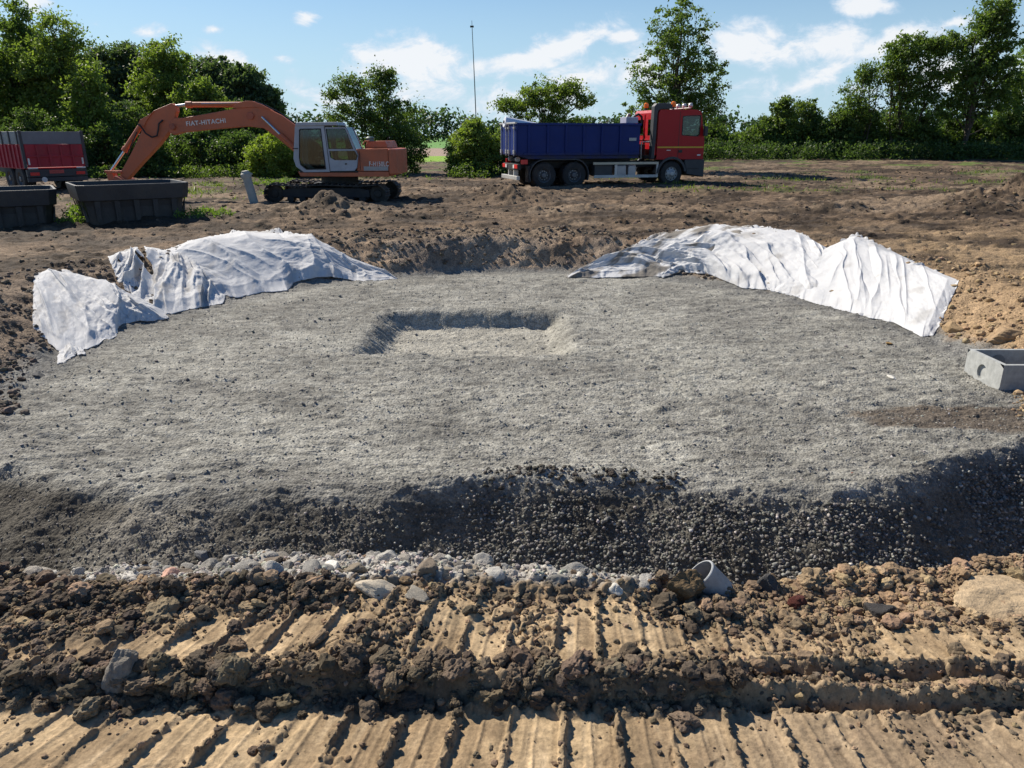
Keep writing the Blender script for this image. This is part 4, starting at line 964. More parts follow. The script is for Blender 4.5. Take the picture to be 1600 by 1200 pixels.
# boom
YP = 0.0
boom = pp((276, 207), (278, 192), (288, 184), (300, 184), (341, 177), (386, 168.5), (415, 167), (430, 169.5), (450, 180), (468, 194), (500, 225), (520, 250), (508, 262), (488, 258), (460, 233), (438, 213), (422, 200.5), (397, 197.5), (345, 202), (296, 207), (284, 211))
B = MB().prism(boom, -.16, .16).build('boom', M_OR, EX, .02)
lettering('FIAT-HITACHI', .20, M_LET, B, (X(304.5), -.168, Z(196.8)), (R(90), R(-4.5), 0), 0, 'boom_lettering', 1.0, .003, .004)
for yo in (-.19, .13): MB().prism(pp((378, 168.5), (384, 161), (400, 157.5), (409, 158), (424, 164), (440, 173), (428, 169.5), (415, 167.5), (392, 168.5)), yo, yo + .06).build('cylinder_bracket', M_OR, EX, .008)
MB().cyl((X(404), -.22, Z(181)), (X(404), .22, Z(181)), .13, 6).build('boom_pin', M_ORD, EX, .01)
MB().cyl((X(284), -.26, Z(198)), (X(284), .26, Z(198)), .10, 20).build('boom_pin', M_ORD, EX, .01, True)
MB().tube([(X(404), -.10, Z(163)), (X(386), -.10, Z(160.5)), (X(345), -.10, Z(161.5)), (X(330), -.10, Z(162))], .018, 6).build('hydraulic_line', M_SIL, EX, 0, True)
MB().tube([(X(410), .04, Z(159)), (X(425), .04, Z(165)), (X(445), .04, Z(176)), (X(466), .04, Z(192)), (X(490), .04, Z(214))], .03, 6).build('hose', M_HOSE, EX, 0, True)
cyl = MB().cyl((X(397), 0, Z(163)), (X(309), 0, Z(163)), .085, 20); cyl.cyl((X(314), 0, Z(163)), (X(305), 0, Z(163)), .105, 20); cyl.build('arm_cylinder', M_OR, EX, .005, True)
MB().cyl((X(306), 0, Z(163)), (X(287), 0, Z(165.5)), .05, 16).build('arm_cylinder_rod', M_SIL, EX, 0, True)
for yo in (-.24, .24):
    MB().cyl((X(482), yo, Z(247)), (X(447), yo, Z(210)), .075, 18).build('boom_cylinder', M_OR, EX, .005, True)
    MB().cyl((X(447), yo, Z(210)), (X(422), yo, Z(183)), .045, 16).build('boom_cylinder_rod', M_SIL, EX, 0, True)
# stick
stick = c8((800, 65), (838, 85), (838, 140), (825, 165), (800, 240), (752, 322), (640, 452), (440, 640), (300, 778), (248, 768), (236, 742), (262, 692), (380, 520), (492, 335), (540, 240), (635, 132))
ST = MB().prism(stick, -.13, .13).build('stick', M_OR, EX, .02)
for yo in (-.17, .12): MB().prism(c8((640, 140), (620, 160), (560, 230), (530, 285), (490, 275), (488, 245), (505, 218), (575, 182)), yo, yo + .05).build('cylinder_bracket', M_OR, EX, .006)
def C(a, b, y=0): p = c8((a, b))[0]; return (p[0], y, p[1])
m = MB().cyl(C(500, 248), C(300, 505), .085, 18); m.cyl(C(318, 482), C(296, 512), .11, 18); m.build('bucket_cylinder', M_OR, EX, .005, True)
MB().cyl(C(300, 508), C(148, 694), .045, 14).build('bucket_cylinder_rod', M_SIL, EX, 0, True)
MB().tube([C(450, 335, -.1), C(380, 460, -.1), C(330, 545, -.1)], .022, 6).build('hose', M_HOSE, EX, 0, True)
MB().tube([C(488, 262, -.2), C(515, 282, -.24), C(550, 345, -.25), C(600, 382, -.24), C(645, 368, -.22), C(662, 310, -.2), C(675, 255, -.2), C(712, 222, -.17)], .028, 8).build('hose', M_HOSE, EX, 0, True)
for yo in (-.2, .14): MB().prism(c8((112, 690), (262, 700), (262, 722), (112, 712)), yo, yo + .06).build('bucket_link', M_OR, EX, .005)
MB().prism(c8((118, 705), (172, 712), (190, 835), (200, 960), (150, 960), (132, 835)), -.15, .15).build('coupler_arm', M_OR, EX, .01)
MB().prism(c8((235, 738), (300, 775), (318, 835), (330, 1050), (240, 1120), (150, 1020), (190, 840), (210, 770)), -.42, .42).build('bucket', M_ORD, EX, .03)
# cab: outline frame with door panel, panes and roof, all round
YP = -1.24
y0c, y1c = -1.24, -.28
outl = c2((520, 240), (860, 238), (880, 262), (950, 276), (985, 380), (1040, 530), (1022, 640), (1000, 672), (545, 682), (480, 632), (462, 560), (500, 275))
def inset(poly, k):
    cx = sum(p[0] for p in poly) / len(poly); cz = sum(p[1] for p in poly) / len(poly)
    return [(cx + (p[0] - cx) * k, cz + (p[1] - cz) * k) for p in poly]
MB().prism(c2((515, 236), (868, 232), (880, 262), (505, 268)), y0c - .03, y1c + .03).build('cab_roof', M_CAB, EX, .02)
MB().box(X(469), X(560), y0c + .02, y1c - .02, Z(270), Z(267)).build('cab_floor', M_DARK, EX)
fr1 = c2((505, 266), (755, 264), (778, 678), (545, 682), (480, 632), (462, 560), (498, 280)); in1 = c2((545, 292), (725, 290), (745, 655), (570, 660), (520, 615), (512, 555), (535, 300))
dr = c2((758, 276), (945, 276), (985, 380), (1040, 530), (1022, 640), (1000, 668), (780, 672)); 
w1 = c2((768, 292), (935, 290), (960, 350), (997, 474), (780, 474)); w2 = c2((785, 490), (1010, 488), (1034, 535), (1018, 572), (830, 572), (790, 548))
for yo, nm in ((y0c, 'near'), (y1c - .05, 'far')):
    S_ = MB().frame(fr1, in1, yo, yo + .05).build('cab_frame', M_CAB, EX, .008)
    MB().prism(in1, yo + .02, yo + .026).build('pane', M_GLASS, S_)
    # door: bars round the two windows and a lower panel
    D = MB()
    D.prism(c2((758, 276), (945, 276), (935, 290), (768, 292)), yo, yo + .05); D.prism(c2((758, 276), (768, 292), (780, 474), (785, 490), (790, 548), (780, 672)), yo, yo + .05)
    D.prism(c2((945, 276), (985, 380), (1040, 530), (1034, 535), (1010, 488), (997, 474), (960, 350), (935, 290)), yo, yo + .05)
    D.prism(c2((780, 474), (997, 474), (1010, 488), (785, 490)), yo, yo + .05)
    D.prism(c2((790, 548), (830, 572), (1018, 572), (1034, 535), (1040, 530), (1022, 640), (1000, 668), (780, 672)), yo, yo + .05)
    Dd = D.build('cab_door', M_CAB, EX)
    g = MB(); g.prism(w1, yo + .02, yo + .026); g.prism(w2, yo + .02, yo + .026); g.build('door_pane', M_GLASS, Dd)
    if nm == 'near':
        for wq in (w1, w2, in1): MB().frame(wq, inset(wq, .95), yo - .008, yo + .012).build('window_seal', M_HOSE, Dd)
        MB().frame(inset(dr, 1.01), inset(dr, .99), yo - .012, yo - .002).build('door_seal', M_HOSE, Dd)
        MB().box(X(540.5), X(543.5), yo - .02, yo - .001, Z(257), Z(255)).build('door_handle', M_HOSE, Dd)
        MB().box(X(511.5), X(512.5), yo + .028, yo + .034, Z(234), Z(202)).build('sliding_bar', M_HOSE, Dd)
# front and rear cab posts and panes
m = MB(); 
for (a, b) in (((462, 560), (498, 280)), ((480, 632), (462, 560))):
    p, q = c2(a, b)
    for yy in (y0c + .05, y1c - .10): m.prism([(p[0], p[1]), (p[0] + .05, p[1]), (q[0] + .05, q[1]), (q[0], q[1])], yy, yy + .05)
m.build('front_post', M_CAB, EX)
p, q = c2((470, 560), (503, 285)); MB().add([(p[0], y0c + .1, p[1]), (p[0], y1c - .1, p[1]), (q[0], y1c - .1, q[1]), (q[0], y0c + .1, q[1])], [(0, 1, 2, 3)]).build('windscreen', M_GLASS, EX)
MB().prism(c2((860, 262), (940, 278), (985, 390), (1030, 520), (1020, 520), (925, 285), (860, 268)), y0c + .06, y1c - .06).build('rear_window', M_GLASS, EX)
seat = MB().prism(c2((820, 660), (820, 590), (960, 590), (960, 660)), -1.0, -.5); seat.prism(c2((930, 590), (900, 340), (945, 335), (985, 590)), -.98, -.52); seat.build('seat', M_SEAT, EX, .03)
con = MB().prism(c2((630, 670), (640, 500), (720, 480), (740, 670)), -.60, -.42); con.prism(c2((620, 670), (640, 560), (700, 540), (720, 670)), -1.1, -1.0); con.build('console', M_SEAT, EX, .02)
MB().box(*[X(380 + 690 / 5.714), X(380 + 722 / 5.714)], -1.105, -1.10, Z(150 + 625 / 5.714), Z(150 + 570 / 5.714)).build('sticker', M_WHITE, EX)
for yy in (-.95, -.6): MB().tube([(*C(0, 0)[:0], X(501), yy, Z(262)), (X(505), yy, Z(240)), (X(507), yy, Z(232))], .02, 6).build('lever', M_HOSE, EX)
MB().cyl((X(472), -1.2, Z(232)), (X(462), -1.32, Z(232)), .015, 6).build('mirror_arm', M_HOSE, EX)

# ------------------------------------------------------------------ tipper truck
M_BLUE = paint('navy container paint', (.004, .022, .15), .5, 0, .14, (.04, .04, .06), 2.2, .08, .05, .25, low=(1.2, 1.55))
M_RED = paint('red cab paint', (.40, .007, .014), .35, 0, .10, (.14, .04, .03), 2, .0, .0, .3)
M_LAMP = simple('red lamp', (.65, .03, .03), .3); M_AMB = simple('orange beacon', (.95, .22, .02), .25)
M_GREY = paint('dark grey plastic', (.04, .044, .05), .55, 0, .30, (.14, .13, .12), 3, .1, .05)
M_GALV = paint('galvanised steel', (.50, .50, .49), .5, .5, .3, (.3, .27, .22), 5, .15, .05)
PSI = R(16); TX0, TZ = 1.35, 31.4
ty0 = (TZ - 2.05 * math.sin(PITCH)) / math.cos(PITCH)
# near-side rear wheel bottom sits at (1.35, ty0); the thing's base is the middle of the rear axle
TO = Vector((TX0, ty0, 0)) + Vector((-math.sin(PSI), math.cos(PSI), 0)) * 1.22
TR = empty('tipper_truck', (TO.x, TO.y, Hz(TO.x + 2, TO.y + .8) - .06), PSI); tag(TR, 'red truck with a navy blue tipping container parked on the field', 'truck')
M_RIM = paint('dusty rim', (.13, .135, .145), .5, .3, .4, (.15, .12, .1), 5)
def wheel(parent, x, side, r=.52, wdt=.3, dual=False, front=False, nm='wheel'):
    yo = side * (1.22 - wdt / 2) if not dual else side * (1.22 - .3)
    e = MB(); s = side; hw = wdt / 2 if not dual else .3
    prof = [(r * .56, -hw), (r * .70, -hw - .0), (r * .93, -hw), (r, -hw + .05), (r, hw - .05), (r * .93, hw), (r * .70, hw), (r * .56, hw)]
    e.lathe(prof, (x, yo, r), 'y', 40); e.f = e.f[:-2]
    for i in range(44):
        a = 2 * math.pi * i / 44
        for k in (-1, 1):
            c_, s_ = math.cos(a + k * .02), math.sin(a + k * .02)
            pts_ = [(x + (r + .012) * math.cos(a + da), yo + dy, r + (r + .012) * math.sin(a + da)) for da, dy in ((-.035, k * (hw - .04)), (.035, k * (hw - .04)), (.02 + .02 * k, k * .03), (-.03 + .02 * k, k * .03))]
            pin = [(x + (r - .01) * math.cos(a + da), yo + dy, r + (r - .01) * math.sin(a + da)) for da, dy in ((-.035, k * (hw - .04)), (.035, k * (hw - .04)), (.02 + .02 * k, k * .03), (-.03 + .02 * k, k * .03))]
            e.add(pts_ + pin, [(0, 1, 2, 3), (0, 4, 5, 1), (1, 5, 6, 2), (2, 6, 7, 3), (3, 7, 4, 0)])
    W = e.build(nm, M_RUBBER, parent, 0, True)
    f = yo + s * hw; d = -s
    mr_ = MB()
    if front: mr_.lathe([(r * .57, f), (r * .53, f + d * .02), (r * .50, f + d * .05), (r * .44, f + d * .03), (r * .30, f - d * .02), (r * .20, f - d * .05), (r * .16, f - d * .09), (.02, f - d * .095)], (x, 0, r), 'y', 36)
    else: mr_.lathe([(r * .57, f), (r * .53, f + d * .02), (r * .50, f + d * .10), (r * .40, f + d * .16), (r * .26, f + d * .14), (r * .22, f + d * .04), (r * .18, f + d * .0), (.02, f - d * .005)], (x, 0, r), 'y', 36)
    mr_.f.pop(-2)
    mr_.build('rim', M_GALV if front else M_RIM, W, 0, True)
    nut = MB(); nr = r * .34; no = f - d * .02 if front else f + d * .13
    for i in range(10): a = 2 * math.pi * i / 10; nut.cyl((x + nr * math.cos(a), no, r + nr * math.sin(a)), (x + nr * math.cos(a), no - d * .035, r + nr * math.sin(a)), .018, 6)
    nut.build('wheel_nuts', M_STEEL if front else M_GALV, W)
    if front:
        hl = MB()
        for i in range(10): a = 2 * math.pi * (i + .5) / 10; hl.cyl((x + r * .45 * math.cos(a), f + d * .03, r + r * .45 * math.sin(a)), (x + r * .45 * math.cos(a), f + d * .018, r + r * .45 * math.sin(a)), .028, 10)
        hl.build('rim_holes', M_HOSE, W)
    return W
for xx in (0, 1.35):
    for sd in (-1, 1): wheel(TR, xx, sd, .52, .3, True)
for sd in (-1, 1): wheel(TR, 5.88, sd, .52, .32, False, True)
MB().box(-1.0, 6.6, -.42, -.34, .78, 1.05).box(-1.0, 6.6, .34, .42, .78, 1.05).box(-1.0, -.9, -.34, .34, .8, 1.0).box(2.6, 2.7, -.34, .34, .8, 1.0).build('chassis', M_DARK, TR)
for xx in (0, 1.35, 5.88): MB().cyl((xx, -.95, .52), (xx, .95, .52), .09, 14).build('axle', M_DARK, TR)
MB().prism([(-.95, 1.06), (4.2, 1.06), (4.2, 1.2), (-.95, 1.2)], -.5, .5).build('hooklift_frame', M_DARK, TR, .01)
# container: open box with tapered underside and ribs
cz0, cz1, xr, xf = 1.32, 2.6, -1.22, 4.30
body = MB()
for s in (-1, 1):
    body.prism([(xr + .06, cz0), (xf, cz0), (xf, cz1 - .09), (xr + .06, cz1 - .09)], s * 1.17, s * 1.20)
    body.prism([(xr + .55, cz0 - .14), (xf, cz0 - .14), (xf, cz0), (xr + .1, cz0)], s * 1.02, s * 1.16)
body.box(xf - .03, xf, -1.17, 1.17, cz0, cz1 - .09); body.box(xr + .06, xf, -1.17, 1.17, cz0, cz0 + .04)
CT = body.build('container', M_BLUE, TR, .008)
rm = MB(); rm.box(xr + .02, xf + .03, -1.25, -1.15, cz1 - .09, cz1); rm.box(xr + .02, xf + .03, 1.15, 1.25, cz1 - .09, cz1); rm.box(xf - .07, xf + .03, -1.15, 1.15, cz1 - .09, cz1); rm.build('top_rail', M_BLUE, CT, .012)
def TXp(px):   # place along the near side seen at this pixel column
    a = (px - 800) / F; return (a * TZ - TX0) / (math.cos(PSI) - a * math.sin(PSI) * .949)
for px in (826, 855, 883, 910, 938, 966):
    for s in (-1, 1): xx = TXp(px); MB().prism([(xx - .05, cz0 + .02), (xx + .05, cz0 + .02), (xx + .05, cz1 - .09), (xx - .05, cz1 - .09)], s * 1.2, s * 1.255).build('side_rib', M_BLUE, CT, .012)
for s in (-1, 1): MB().prism([(xr + .3, cz0 + .0), (xf, cz0 + .0), (xf, cz0 + .12), (xr + .3, cz0 + .12)], s * 1.2, s * 1.235).build('lower_rail', M_BLUE, CT, .01)
MB().box(TXp(979), TXp(990), -1.262, -1.256, 1.90, 2.02).build('side_label', simple('printed label', (.42, .44, .45), .6), CT)
# rear doors with galvanised bars
for s in (-1, 1):
    Dm = MB().box(xr - .0, xr + .055, s * .60 - .585, s * .60 + .585, cz0 + .02, cz1 - .05).build('rear_door', M_BLUE, CT, .008)
    for k in (-.42, .38):
        MB().cyl((xr - .05, s * .6 + k, cz0 - .02), (xr - .05, s * .6 + k, cz1 - .06), .022, 10).build('lock_bar', M_GALV, Dm)
        for zz in (cz0 + .18, cz0 + .1, cz1 - .2): MB().box(xr - .08, xr - .001, s * .6 + k - .06, s * .6 + k + .06, zz - .035, zz + .035).build('lock_bracket', M_GALV, Dm, .006)
MB().box(xr - .06, xr + .06, -1.22, 1.22, cz1 - .04, cz1 + .03).build('door_lintel', M_GALV, CT, .01)
# rollers, lamps, bumper at the rear
m = MB()
for s in (-1, 1): m.cyl((xr + .25, s * .45, cz0 - .16), (xr + .25, s * .62, cz0 - .16), .10, 16)
m.build('rear_roller', M_GALV, TR, 0, True)
MB().box(-1.12, -1.0, -1.12, 1.12, .74, .98).build('lamp_beam', M_DARK, TR, .01)
for s in (-1, 1):
    MB().box(-1.17, -1.125, s * .92 - .2, s * .92 + .2, .80, .96).build('tail_lamp', M_LAMP, TR, .01)
    MB().box(-1.165, -1.125, s * .58 - .09, s * .58 + .09, .80, .94).build('reflector_board', M_WHITE, TR, .005)
    MB().box(-1.0, -.72, s * 1.16 - .04, s * 1.16 + .04, .98, 1.16).build('marker_lamp', M_LAMP, TR, .01)
    MB().box(-.70, -.60, s * 1.0 - .2, s * 1.0 + .2, .25, .90).build('mud_flap', M_RUBBER, TR)
    MB().box(-1.10, -.90, s * .4 - .05, s * .4 + .05, .48, .80).build('bumper_stay', M_GALV, TR, .005)
MB().box(-1.20, -1.06, -1.2, 1.2, .34, .50).build('underrun_bumper', M_GALV, TR, .012)
# mudguards
for s in (-1, 1):
    o_ = []; i_ = []
    for (cx0, a0, a1) in ((0, 200, 95), (1.35, 85, -20)):
        for k in range(9):
            a = R(a0 + (a1 - a0) * k / 8); o_.append((cx0 + .66 * math.cos(a), .52 + .66 * math.sin(a))); i_.append((cx0 + .62 * math.cos(a), .52 + .62 * math.sin(a)))
    m = MB(); n = len(o_)
    for k in range(n - 1): m.prism([o_[k], o_[k + 1], i_[k + 1], i_[k]], min(s * .62, s * 1.24), max(s * .62, s * 1.24))
    m.build('mudguard', M_GREY, TR)
# side guard, tanks
for s in (-1, 1):
    g0, g1 = TXp(926), TXp(1027)
    G = MB().box(g0, g1, s * 1.20 - .02, s * 1.20 + .02, .93, 1.03).build('guard_rail', paint('cream rail', (.55, .50, .38), .5, .2, .3), TR, .006)
    MB().box(g0 + .05, g1, s * 1.20 - .02, s * 1.20 + .02, .38, .50).build('guard_rail', M_GALV, TR, .006)
    MB().box(g1 - .10, g1, s * 1.20 - .02, s * 1.20 + .02, .501, .929).build('guard_post', M_GALV, TR, .004)
    MB().box(TXp(962) - .06, TXp(962) + .06, s * 1.16 - .02, s * 1.16 + .02, .50, .93).build('guard_post', M_GALV, TR, .004)
    for a_, b_ in ((TXp(964), TXp(979)), (TXp(982), TXp(994))): MB().prism([(a_, .42), (b_, .42), (b_, .9), (a_, .9)], min(s * .6, s * 1.12), max(s * .6, s * 1.12)).build('side_tank', paint('aluminium tank', (.38, .38, .40), .45, .5, .3), TR, .05)
    MB().prism([(TXp(930), .45), (TXp(958), .45), (TXp(958), .95), (TXp(930), .95)], min(s * .55, s * 1.08), max(s * .55, s * 1.08)).build('tool_box', M_GREY, TR, .03)
# cab
c0, c1 = 5.12, 7.36
prof = [(c0, 1.12), (c0, 3.02), (c0 + .08, 3.16), (c1 - .55, 3.18), (c1 - .22, 3.10), (c1 - .02, 2.2), (c1 + .03, 1.9), (c1 + .03, 1.12)]
arch = [(5.88 + .66 * math.cos(R(a)), .52 + .66 * math.sin(R(a))) for a in range(70, 111, 8)]
win = [(TXp(1060.5), 2.88), (TXp(1060.5), 2.15), (TXp(1083), 2.10), (TXp(1086.5), 2.20), (TXp(1086.5), 2.92), (TXp(1075), 2.93)]
cabm = MB()
# side skins with the window opening, made as strips round it
for s in (-1, 1):
    ya, yb = (s * 1.22, s * 1.19); lo, hi = min(ya, yb), max(ya, yb)
    xw0, xw1, zw0, zw1 = win[0][0], win[4][0], 2.12, 2.92
    cabm.prism([(c0, 1.12), (xw0, 1.12), (xw0, 3.17), (c0 + .08, 3.16), (c0, 3.02)], lo, hi)
    cabm.prism([(xw0, 1.12), (xw1, 1.12), (xw1, zw0 + .05), (xw1 - .12, zw0 - .02), (xw0, zw0 + .03)], lo, hi)
    cabm.prism([(xw0, zw1 - .02), (xw1, zw1), (xw1, 3.12), (c1 - .55, 3.18), (xw0, 3.175)], lo, hi)
    cabm.prism([(xw1, 1.12), (c1 + .03, 1.12), (c1 + .03, 1.9), (c1 - .02, 2.2), (c1 - .2, 3.05), (xw1, 3.12)], lo, hi)
cabm.box(c0 + .08, c1 - .35, -1.19, 1.19, 3.14, 3.17)
cabm.box(c0, c0 + .03, -1.19, 1.19, 1.3, 2.12); cabm.box(c0, c0 + .03, -1.19, 1.19, 2.78, 3.05)
for a_, b_ in ((-1.19, -.88), (-.22, .22), (.88, 1.19)): cabm.box(c0, c0 + .03, a_, b_, 2.12, 2.78)
cabm.prism([(c0, 3.05), (c0 + .03, 3.05), (c0 + .11, 3.17), (c0 + .08, 3.17)], -1.19, 1.19)
cabm.box(c1, c1 + .05, -1.19, 1.19, 1.12, 1.92); cabm.prism([(c1 - .40, 3.17), (c1 - .22, 3.08), (c1 - .25, 2.98), (c1 - .42, 3.1)], -1.19, 1.19)
cabm.box(c0, c1, -1.19, 1.19, 1.12, 1.16)
CB = cabm.build('cab', M_RED, TR, .006)
g = MB().add([(c1 + .02, -1.18, 1.92), (c1 + .02, 1.18, 1.92), (c1 - .24, 1.18, 3.05), (c1 - .24, -1.18, 3.05)], [(0, 1, 2, 3)]).build('windscreen', M_GLASS, CB)
for s in (-1, 1):
    g = MB().prism(win, s * 1.205 - .004, s * 1.205 + .004).build('door_window', M_GLASS, CB)
    MB().frame([(p[0] + (.03 if i > 1 else -.03), p[1] + (.03 if p[1] > 2.5 else -.03)) for i, p in enumerate(win)], win, s * 1.225 - .006, s * 1.225 + .006).build('window_seal', M_HOSE, CB)
    MB().box(TXp(1055.3), TXp(1056), s * 1.2225 - .003, s * 1.2225 + .003, 1.13, 3.1).build('door_seam', M_HOSE, CB)
    MB().box(c0 + .02, c1, s * 1.2235 - .003, s * 1.2235 + .003, 1.60, 1.66).build('yellow_stripe', simple('yellow tape', (.65, .42, .03), .5), CB)
    MB().box(TXp(1056.5), TXp(1062), s * 1.232 - .012, s * 1.232 + .012, 1.40, 1.52).build('door_handle', M_HOSE, CB, .006)
    MB().box(c1 - .28, c1 - .12, s * 1.228 - .008, s * 1.228 + .008, 1.27, 1.33).build('side_marker', M_WHITE, CB, .003)
    MB().box(TXp(1038), TXp(1044), s * 1.2245 - .003, s * 1.2245 + .003, 1.49, 1.52).build('cab_badge', M_WHITE, CB)
    mi = MB().box(c1 - .12, c1 + .02, s * 1.40 - .08, s * 1.40 + .08, 2.10, 2.5); mi.cyl((c1 - .1, s * 1.2, 2.6), (c1 - .05, s * 1.40, 2.45), .02, 8); mi.build('wing_mirror', M_GREY, CB, .03)
    # wheel arch, bumper corner, steps
    ow = [(5.88 + .72 * math.cos(R(a)), .52 + .72 * math.sin(R(a))) for a in np.linspace(178, 8, 17)]; iw = [(5.88 + .62 * math.cos(R(a)), .52 + .62 * math.sin(R(a))) for a in np.linspace(178, 8, 17)]
    m = MB()
    for k in range(16): m.prism([ow[k], ow[k + 1], iw[k + 1], iw[k]], min(s * .85, s * 1.25), max(s * .85, s * 1.25))
    m.build('wheel_arch', M_GREY, CB)
    MB().prism([(6.62, .50), (c1 + .06, .38), (c1 + .10, 1.11), (6.50, 1.11), (6.50, .95), (6.62, .62)], min(s * .7, s * 1.235), max(s * .7, s * 1.235)).build('step_panel', M_GREY, CB, .02)
    MB().box(6.66, 7.2, s * 1.245 - .008, s * 1.245 + .008, .72, .75).build('step', M_HOSE, CB)
MB().box(c1 + .05, c1 + .16, -1.15, 1.15, .36, 1.1).build('front_bumper', M_GREY, CB, .03)
for a_, b_ in ((-.88, -.22), (.22, .88)):
    R_ = MB().box(c0 - .005, c0 + .012, a_, b_, 2.12, 2.78).build('rear_window', M_GLASS, CB)
for yy in (-.55, .55):
    MB().box(c0 - .03, c0 - .001, yy - .45, yy - .42, 1.45, 3.0).build('rear_rib', M_RED, CB, .005)
MB().box(c0 - .025, c0 - .001, -1.1, 1.1, 1.92, 1.97).build('rear_rib', M_RED, CB, .005)
seat2 = MB().box(5.9, 6.4, -.95, -.4, 1.5, 1.75); seat2.box(5.75, 5.9, -.95, -.4, 1.6, 2.4); seat2.box(5.9, 6.4, .4, .95, 1.5, 1.75); seat2.box(5.75, 5.9, .4, .95, 1.6, 2.4); seat2.build('seat', M_SEAT, CB, .03)
# intake stack and roof housing behind the cab on the near side
st_ = MB().prism([(4.86, 1.15), (5.02, 1.15), (5.04, 1.35), (5.06, 3.10), (5.30, 3.22), (5.30, 3.42), (5.02, 3.42), (4.90, 3.30), (4.88, 1.4)], -1.22, -.92)
st_.prism([(5.04, 3.18), (5.75, 3.20), (5.75, 3.36), (5.6, 3.42), (5.04, 3.42)], -1.225, -.95); st_.build('intake_stack', M_GREY, TR, .02)
m = MB().tube([(4.62, .9, 1.1), (4.62, .9, 2.9), (4.66, .9, 3.0), (4.75, .9, 3.03)], .06, 12); m.build('exhaust_stack', M_GALV, TR, 0, True)
MB().box(4.75, 5.05, -.9, .9, 1.15, 1.3).box(4.7, 5.0, -.3, .35, 1.3, 1.75).build('rear_cab_gear', M_DARK, TR, .01)
MB().tube([(4.5, -.95, 1.15), (4.5, -.95, 1.85), (4.75, -.95, 1.85), (5.0, -.95, 1.85)], .035, 8).build('pipe_frame', M_GALV, TR, 0, True)
for yy, xx in ((-.8, 6.0), (.85, 5.5)):
    b_ = MB().cyl((xx, yy, 3.17), (xx, yy, 3.30), .05, 12).build('beacon_base', M_GREY, CB); MB().lathe([(.10, 3.30), (.11, 3.33), (.10, 3.48), (.05, 3.52)], (xx, yy, 0), 'z', 20).build('beacon', M_AMB, CB, 0, True)
MB().cyl((6.75, -.95, 3.26), (6.75, .95, 3.26), .02, 8).build('lamp_bar', M_GALV, CB)
for k in range(4):
    yy = -.85 + k * .56; MB().lathe([(.05, -.10), (.09, -.07), (.11, .03), (.105, .05), (.02, .05)], (6.80, yy, 3.36), 'x', 18).build('roof_lamp', M_GALV, CB, 0, True)
# tarp motor box at the front of the container, and the roll of liner at the rear
MB().box(3.72, 4.28, -1.0, -.35, 2.61, 2.86).build('tarp_box', paint('lilac grey box', (.36, .36, .46), .5), CT, .02)
m = MB().tube([(4.3, -.3, 2.7), (4.4, -.3, 2.9), (4.6, -.3, 3.0), (4.75, -.3, 2.9), (4.8, -.3, 2.6)], .05, 10); m.build('hose', M_HOSE, CT, 0, True)
rl = empty('liner_roll', TR.matrix_basis @ Vector((-1.3, .35, 2.66)), PSI, 0, R(10)); tag(rl, 'pale rolled liner poking out of the back of the blue container', 'fabric roll')
M_LIN = paint('pale liner', (.62, .66, .74), .6, 0, .15)
MB().lathe([(.06, 0), (.21, .0), (.225, .02), (.225, 2.3), (.2, 2.32)], (0, 0, 0), 'x', 24).build('roll', M_LIN, rl, 0, True)
MB().lathe([(.03, -.04), (.06, -.04), (.06, .02)], (0, 0, 0), 'x', 16).build('core_tube', M_DARK, rl)

# ------------------------------------------------------------------ red dump trailer at the left edge
M_RED2 = paint('faded red paint', (.38, .018, .035), .6, 0, .4, (.18, .08, .08), 2.2, .2, .1); M_GP = paint('grey side boards', (.17, .185, .21), .5, .2, .4, (.12, .12, .12), 2, .15, .05)
YT = 138.6
tz = 1164 and .0
TL = empty('dump_trailer', (-17.9, 30.5, Hz(-17.9, 30.5) - .05), R(YT - 180 + 0)); tag(TL, 'red dump trailer with grey side extensions at the left edge', 'trailer')
# local: +x towards the rear, y across; rear face at x = 0
w2 = 1.08
tb = MB(); tb.prism([(-5.2, .92), (-.25, .92), (0.0, .98), (0, 1.82), (-5.2, 1.82)], -w2, -w2 + .05); tb.prism([(-5.2, .92), (-.25, .92), (0.0, .98), (0, 1.82), (-5.2, 1.82)], w2 - .05, w2)
tb.box(-5.2, -5.15, -w2 + .05, w2 - .05, .92, 1.82); tb.box(-5.2, -.05, -w2 + .05, w2 - .05, .92, .97)
TBd = tb.build('tipping_body', M_RED2, TL, .008)
gate = MB().box(0.002, .05, -w2 + .06, w2 - .06, .98, 1.83).build('tailgate', M_RED2, TL, .01)
for yy in (-.62, -.2, .22, .62): MB().box(.05, .10, yy - .035, yy + .035, 1.0, 1.82).build('gate_rib', M_RED2, gate, .01)
MB().box(.05, .09, -w2 + .08, w2 - .08, 1.36, 1.42).build('gate_rib', M_RED2, gate, .008)
for s in (-1, 1): MB().box(.05, .075, s * (w2 - .12) - .03, s * (w2 - .12) + .03, 1.08, 1.32).build('reflector', M_WHITE, gate)
ex_ = MB().box(-.01, .04, -w2, w2, 1.835, 2.30); ex_.build('rear_board', M_GP, TL, .008)
for s in (-1, 1):
    MB().box(-5.2, -.02, s * w2 - .025, s * w2 + .025, 1.83, 2.30).build('side_board', M_GP, TL, .008)
    for k in range(6): MB().box(-.35 - k * .9, -.25 - k * .9, s * (w2 + .04) - .02, s * (w2 + .04) + .02, 1.83, 2.31).build('board_post', M_GREY, TL, .004)
    for k in range(11): MB().box(-.5 - k * .45, -.42 - k * .45, s * (w2 + .025) - .03, s * (w2 + .025) + .03, .95, 1.82).build('body_rib', M_RED2, TBd, .008)
    MB().box(-.02, .07, s * (w2 + .01) - .05, s * (w2 + .01) + .05, .95, 2.33).build('corner_post', M_GREY, TL, .008)
